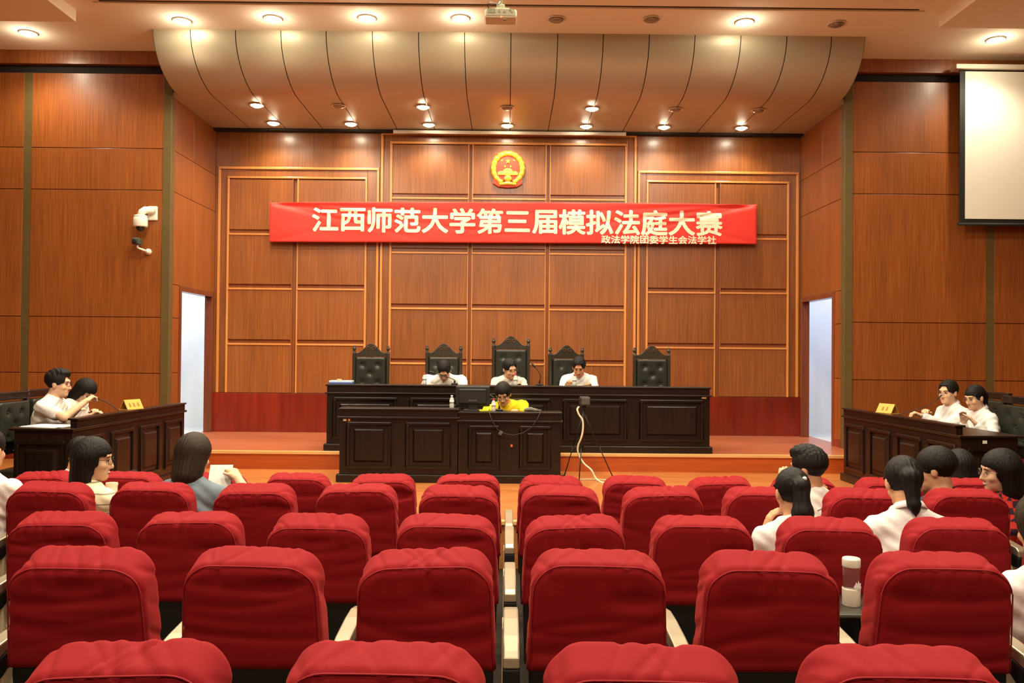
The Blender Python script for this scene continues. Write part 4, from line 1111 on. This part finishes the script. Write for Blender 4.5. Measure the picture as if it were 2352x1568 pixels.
    if hair in ('short', 'quiff', 'bowl'):
        back = -.052 if hair != 'bowl' else -.060
        # nape and sides stop at a sloping hairline; the face stays free
        g.op(lambda X, Y, Z: np.maximum(Z-(back+np.clip((Y+.03)/.11, 0, 1)*(.078 if hair != 'bowl' else .070)), -9)+0*X, mode='cut', k=.012)
        fl = .072 if hair != 'bowl' else .050
        g.op(lambda X, Y, Z: np.maximum(np.maximum(.062+.25*np.abs(X)-Y, Z-fl-.10*np.abs(X)), -(Y-.0))+0*X, mode='cut', k=.010)
        def taper(X, Y, Z):
            k0 = np.sqrt((X/.074)**2+((Y+.012)/.094)**2+((Z-.030)/.088)**2); k1 = np.sqrt((X/.074**2)**2+((Y+.012)/.094**2)**2+((Z-.030)/.088**2)**2)
            return k0*(k0-1)/np.maximum(k1, 1e-6)-(.005+.040*np.clip((Z+.015)/.075, 0, 1))
        g.op(taper, mode='and', k=.012)
    else:
        fl = .030 if hair in ('bob', 'long') else .034
        if hair == 'bob':
            g.cone((0, -.030, .02), (0, -.038, -.115), .088, .082, .03, (1, 0, 0), 1.12)
        if hair == 'long':
            g.cone((0, -.030, .02), (0, -.055, -.12), .088, .084, .03, (1, 0, 0), 1.12)
            g.cone((0, -.055, -.12), (.01, -.080, -.40), .075, .055, .03, (1, 0, 0), 1.5)
        if hair == 'pony':
            g.cone((0, -.098, .060), (0, -.125, .035), .022, .028, .01); g.cone((0, -.118, .035), (.0, -.122, -.10), .034, .050, .02); g.cone((.0, -.122, -.10), (-.01, -.105, -.26), .050, .022, .02)
        if hair == 'tail':
            g.cone((0, -.095, .035), (0, -.118, .00), .020, .028, .01); g.cone((0, -.108, .0), (.004, -.092, -.13), .042, .028, .02); g.cone((.004, -.092, -.13), (.010, -.085, -.18), .028, .008, .02)
        if hair in ('pony', 'tail'):
            g.op(lambda X, Y, Z: np.maximum(np.maximum(Z-(-.055+np.clip((Y+.02)/.10, 0, 1)*.085), -(Y+.085)), -9)+0*X, mode='cut', k=.010)
            for s in (-1, 1): g.cone((s*.068, .055, .04), (s*.070, .045, -.055), .008, .004, .006)
        # the face opening under the fringe
        g.op(lambda X, Y, Z: np.sqrt((X/.066)**2+((Y-.095)/(.075))**2+((Z+.055)/(.098))**2)*.06-.06, mode='cut', k=.008)
        g.op(lambda X, Y, Z: np.maximum(np.maximum(.045-Y, Z-fl+.005*np.sin(X*170)+.004*np.sin(X*83+2)), -9)+0*X, mode='cut', k=.010)
        if hair in ('bob', 'long'):
            g.op(lambda X, Y, Z: np.maximum(np.maximum(-.050-Y if False else np.abs(X)-.062, -.01-Y), Z+.03), mode='cut', k=.01)
    def strands(X, Y, Z):
        a = np.arctan2(X, Y+.012+0*Z)
        if hair in ('quiff', 'short'): return .0022*np.sin(a*26+Z*60)*np.clip((Z-.03)/.05, 0, 1)+(.0045 if hair == 'quiff' else .0025)*np.sin(X*210+1+Y*40)*np.sin(Y*190+X*60)*np.clip((Z-.05)/.04, 0, 1)
        return .0018*np.sin(a*34+np.sin(Z*30))+.001*np.sin(a*71+Z*14)
    g.op(strands, mode='off')
    me = g.mesh('hair')
    o = link('hair', me, hairm, root); o.matrix_parent_inverse = Matrix(); o.matrix_basis = HE
    if hair in ('pony', 'tail'):
        z0 = (.048, .018)[hair == 'tail']
        MB().lathe([(.022, -.008), (.028, -.006), (.030, 0), (.028, .006), (.022, .008)], n=16).build('hair_tie', mat('red hair tie', (.25, .01, .015), .7) if hair == 'pony' else M_NAVY, root, loc=H(0, -.112 if hair == 'pony' else -.106, z0), rot=(HR @ Matrix.Rotation(.9, 3, 'X')).to_euler())
        if hair == 'pony': MB().ball((0, 0, 0), .012*sc, 10).build('hair_bead', mat('white hair_bead', (.85, .80, .76), .3), root, loc=H(.022, -.118, .070))
    # ---- glasses
    if glasses:
        gm = M_GLASSF if glasses == 'dark' else M_GLASSM
        mb = MB(); rr_ = .0017 if glasses == 'dark' else .0014
        for s in (-1, 1):
            ring = [H(s*.033+.026*math.copysign(abs(math.cos(a))**.6, math.cos(a)), .108-.012*abs((s*.033+.026*math.cos(a))/.06)**2, .001+.019*math.copysign(abs(math.sin(a))**.6, math.sin(a))) for a in np.linspace(0, 2*math.pi, 21)]
            mb.tube(ring, rr_, 6, cap=False)
            mb.tube([H(s*.059, .098, .008), H(s*.074, .07, .010), H(s*.081, .0, .006), H(s*.078, -.02, -.006)], rr_, 6)
        mb.tube([H(-.008, .109, .004), H(0, .112, .007), H(.008, .109, .004)], rr_, 6)
        o = mb.build('glasses', gm, root)
    # ---- clothes
    c = Vol(lo, hi, .0085)
    torso(c, .006)
    for s in (-1, 1):
        u = (EL[s]-SH_[s]).normalized()
        if sleeve == 'short':
            c.cone(SH_[s], SH_[s].lerp(EL[s], .62), .058*sc*q, .062*sc, .03)
            pl = SH_[s].lerp(EL[s], .70)
            c.op(lambda X, Y, Z, pl=pl, u=u: -((X-pl.x)*u.x+(Y-pl.y)*u.y+(Z-pl.z)*u.z), pl-Vector((.1, .1, .1)), pl+Vector((.1, .1, .1)), .004, 'cut') if False else None
        else:
            c.cone(SH_[s], EL[s], .058*sc*q, .050*sc, .03); c.cone(EL[s], EL[s].lerp(WR[s], .88), .050*sc, .040*sc, .02)
    # wrinkles, neck opening and hem
    ph = (sum(ord(ch) for ch in label) % 17)
    c.op(lambda X, Y, Z: .003*np.sin(Z*55+X*30+ph)*np.sin(Y*38+Z*20+ph)+.002*np.sin(X*80+Z*90), mode='off')
    nk = NB+nd*.035
    c.op(lambda X, Y, Z: np.sqrt(((X-nk.x)/1.0)**2+((Y-nk.y-.02)/1.1)**2+((Z-nk.z-.012)/.75)**2)-.064*sc, mode='cut', k=.006)
    c.op(lambda X, Y, Z: -(Z-(hz-.07))+0*X+0*Y, mode='and', k=.004)
    link('shirt', c.mesh('shirt'), shirt or M_TEE, root)
    if collar is not None:
        mb = MB(); pts = []
        up = nd; e1 = rt; e2 = up.cross(e1)
        if e2.y < 0: e2 = -e2
        base = NB+nd*.030-e2*.012
        for zoff, rad in ((.0, .066), (.022, .062), (.026, .067), (-.008, .082)):
            pts.append([base+up*(zoff-.016*math.cos(a)*0)+(e1*math.sin(a)*rad+e2*math.cos(a)*rad*1.0)*sc-up*.030*max(0, math.cos(a))*(1 if zoff > .01 else 1.4) for a in np.linspace(.28, 2*math.pi-.28, 25)])
        n = 25; vs = [p for ring in pts for p in ring]
        mb.add(vs, [(i*n+j, i*n+j+1, (i+1)*n+j+1, (i+1)*n+j) for i in range(3) for j in range(n-1)], True)
        o = mb.build('collar', collar, root); md = o.modifiers.new('thick', 'SOLIDIFY'); md.thickness = .003
    tv = Vol((-.34, -.22, -.0), (.34, .70, hz+.16), .012)
    tv.cone(O+Vector((0, .0, -.02)), O+sp*.05, .112*q*sc, .106*q*sc, .05, rt, 1.55)
    for s in (-1, 1):
        kn = O+Vector((s*.13, .41*sc, .02)); an = Vector((kn.x, kn.y+.02, .08)); kn.z = max(kn.z, .3)
        tv.cone(O+Vector((s*.09, .02, .0)), kn, .086*sc, .068*sc, .04); tv.cone(kn, an, .064*sc, .052*sc, .03)
        MB().ball((an.x, an.y+.06, .045), .05, 12, (.85, 2.4, .9)).build('shoe', M_SHOE, root)
    link('trousers', tv.mesh('trousers'), M_PANTS, root)
    return root, H, WR

WS = M_SHIRT
# the bench
p1, H1, W1 = person('person in a white tee bowing over the bench beside the red capped bottle', at(1020, 851, 10.50), 180, ZS, 'short', lean=36, NL=.135, hy=0, hp=46, hands={1: at(985, 889, 10.22), -1: at(1056, 889, 10.22)}, shirt=M_TEE, glasses='dark', bulk=1.16)
p2, H2, W2 = person('person in a grey white polo with dark collar leaning on a hand at the bench', at(1171, 847, 10.50), 180, ZS, 'short', lean=26, NL=.145, hy=-28, hp=18, hr=8, hands={1: at(1150, 889, 10.22), -1: at(1196, 890, 10.25)}, bulk=.92, shirt=M_POLO, collar=M_NAVY, glasses='metal')
p3, H3, W3 = person('person in a white dress shirt reading papers at the bench', at(1330, 843, 10.50), 180, ZS, 'short', lean=28, NL=.145, hy=10, hp=26, hands={1: at(1302, 884, 10.22), -1: at(1356, 889, 10.22)}, bulk=.95, shirt=WS, sleeve='long', collar=WS, skin=mat('skin tanned', (.50, .22, .10), .55, spec=.3))
# clerk
p4, H4, W4 = person('person in a yellow tee and glasses at the lower clerk desk', at(1156, 905, 9.36), 180, ZP, 'bowl', lean=24, side=9, NL=.140, hy=6, hp=26, hands={1: at(1130, 951, 9.08), -1: at(1192, 951, 9.08)}, bulk=1.08, shirt=M_YEL, glasses='dark')
# left counsel desk
p5, H5, W5 = person('person in a white tee and glasses at the left counsel desk, one fist raised', at(134, 881, 7.72), 86, ZP, 'quiff', lean=14, NL=.148, hy=-4, hp=4, hands={1: at(196, 922, 7.62), -1: at(170, 950, 7.95)}, elbow={1: (.9, -.4, -.7)}, shirt=M_TEE, glasses='dark', curl=(.7, 1.5), skin=M_SKIN2)
p6, H6, W6 = person('person with a black bob in a white tee bowing at the left counsel desk', at(196, 898, 8.28), 92, ZP, 'bob', lean=26, hy=6, hp=40, hands={1: at(206, 955, 8.06), -1: at(212, 953, 8.35)}, curl=(1.1, 1.1), shirt=M_TEE, glasses='dark', female=True, skin=M_SKIN2, sc=.95)
# right counsel desk
p7, H7, W7 = person('person in a white long-sleeved shirt and glasses at the right counsel desk', at(2178, 901, 8.62), -96, ZP, 'short', lean=20, hy=-22, hp=4, hands={-1: at(2118, 955, 8.42), 1: at(2130, 954, 8.6)}, shirt=WS, sleeve='long', collar=WS, glasses='metal', curl=(1.3, 1.3), skin=M_SKIN2)
p8, H8, W8 = person('person in a white shirt with ponytail and hair clip at the right counsel desk', at(2240, 913, 8.22), -92, ZP, 'tail', lean=12, hy=-12, hp=14, hands={-1: at(2242, 974, 8.0), 1: at(2214, 970, 8.25)}, curl=(.3, .3), shirt=WS, sleeve='long', collar=WS, glasses='metal', female=True, skin=M_SKIN2, sc=.96)
# the audience, seen from behind or in profile
F = lambda y: float(np.interp(y, ROWY, ROWZ))
M_STRIPE = mat('cream striped knit', (.80, .72, .48), .85, spec=.2)
nt = M_STRIPE.node_tree; tc = nt.nodes.new('ShaderNodeTexCoord'); wv = nt.nodes.new('ShaderNodeTexWave'); wv.bands_direction = 'Z'; wv.inputs['Scale'].default_value = 5.5; wv.inputs['Distortion'].default_value = .6
rp = nt.nodes.new('ShaderNodeValToRGB'); rp.color_ramp.elements[0].color = (.32, .28, .20, 1); rp.color_ramp.elements[0].position = .02; rp.color_ramp.elements[1].color = (.84, .76, .50, 1); rp.color_ramp.elements[1].position = .08
nt.links.new(tc.outputs['Object'], wv.inputs['Vector']); nt.links.new(wv.outputs['Fac'], rp.inputs['Fac']); nt.links.new(rp.outputs['Color'], nt.nodes['Principled BSDF'].inputs['Base Color'])
M_PLAID = mat('red plaid cloth', (.6, .03, .02), .85)
nt = M_PLAID.node_tree; tc = nt.nodes.new('ShaderNodeTexCoord'); ck = nt.nodes.new('ShaderNodeTexChecker'); ck.inputs['Scale'].default_value = 26; ck.inputs[1].default_value = (.62, .03, .02, 1); ck.inputs[2].default_value = (.03, .015, .03, 1)
nt.links.new(tc.outputs['Object'], ck.inputs['Vector']); nt.links.new(ck.outputs['Color'], nt.nodes['Principled BSDF'].inputs['Base Color'])
y4, y5, y3, y2 = ROWY[3]+.30, ROWY[4]+.30, ROWY[2]+.30, ROWY[1]+.30
person('person with a black bob, glasses and cream striped top, smiling in profile', at(214, 1056, 4.92), 24, F(4.6), 'bob', lean=4, hy=52, hp=4, shirt=M_STRIPE, sleeve='long', glasses='dark', female=True, smile=True, skin=M_SKIN2, hands={1: at(256, 1138, 5.14), -1: at(240, 1160, 5.2)}, curl=(1.3, 1.3))
person('person with dark brown bob in a grey blue top, reading a paper', at(446, 1046, 4.92), 6, F(4.6), 'bob', lean=4, hp=14, hy=10, shirt=M_BLUEG, female=True, hairm=M_HAIRB, hands={1: at(546, 1098, 5.20)}, elbow={1: (1.2, -.2, -.9)}, skin=M_SKIN2, curl=(.6, .8))
person('dark haired person in a white shirt in the front row, behind the striped top', at(186, 1046, 5.95), 12, F(5.5), 'short', lean=8, hp=20, shirt=M_TEE)
person('person in a white tee at the picture edge, beside the outermost red seats', at(-28, 1034, 4.95), 10, F(4.6), 'short', lean=4, hp=5, shirt=M_TEE, bulk=1.05)
person('person with spiky black hair and white tee, turned aside in the audience', at(1856, 1076, 4.95), -16, F(4.6), 'quiff', lean=4, hy=-34, hp=6, shirt=M_TEE, glasses='metal', hands={-1: at(1800, 1116, 5.2), 1: at(1888, 1165, 5.0)}, elbow={-1: (.1, .3, -1)})
person('person with long black ponytail, red hair tie and white shirt in the audience', at(1820, 1132, 4.04), -4, F(3.7), 'pony', lean=2, hy=2, hp=10, shirt=WS, sleeve='long', female=True, hands={-1: at(1757, 1222, 4.12), 1: at(1850, 1235, 4.3)}, sc=.95)
person('person with short black ponytail and white collared shirt in the audience', at(2076, 1110, 4.02), 2, F(3.7), 'tail', lean=8, hy=7, hp=24, shirt=WS, sleeve='long', collar=WS, female=True)
person('person with black side-swept hair and dark glasses, in profile among the seats', at(2150, 1079, 4.92), -14, F(4.6), 'bowl', lean=6, hy=-36, hp=10, shirt=M_NAVY, glasses='dark', hands=None)
person('dark haired person in the front row, half hidden behind the one in dark glasses', at(2202, 1074, 5.95), -6, F(5.5), 'bob', lean=6, hp=8, shirt=M_NAVY, female=True)
person('smiling person in red plaid and glasses, in profile by the right counsel desk', at(2297, 1082, 4.95), -4, F(4.6), 'bob', lean=4, side=-11, hy=-76, hp=6, shirt=M_PLAID, glasses='metal', female=True, smile=True, skin=M_SKIN2)
person('person with long brown hair and a white shirt at the right edge of the rows', at(2398, 1212, 3.10), -4, F(2.8), 'long', lean=2, hp=12, shirt=WS, sleeve='long', female=True, hairm=M_HAIRB)
# what the audience holds
q = at(508, 1093, 5.24)
t = empty('held_booklet', q, .1, 'white booklet with a dark edge held up by the person in grey blue', 'booklet')
MB().box(-.075, .065, -.002, .002, -.075, .075, Matrix.Rotation(-.5, 4, 'X')).build('page', M_PAPER, t)
MB().box(-.077, .067, .002, .006, -.077, .079, Matrix.Rotation(-.5, 4, 'X')).build('cover', M_NAVY, t)
q = at(1886, 1168, 4.72)
setp(MB().tube([q+Vector((-.02, 0, -.012)), q+Vector((.030, .01, .012))], .0045, 8).build('pen', mat('grey pen', (.30, .30, .36), .3)), 'slim grey pen held by the person with spiky hair', 'pen')
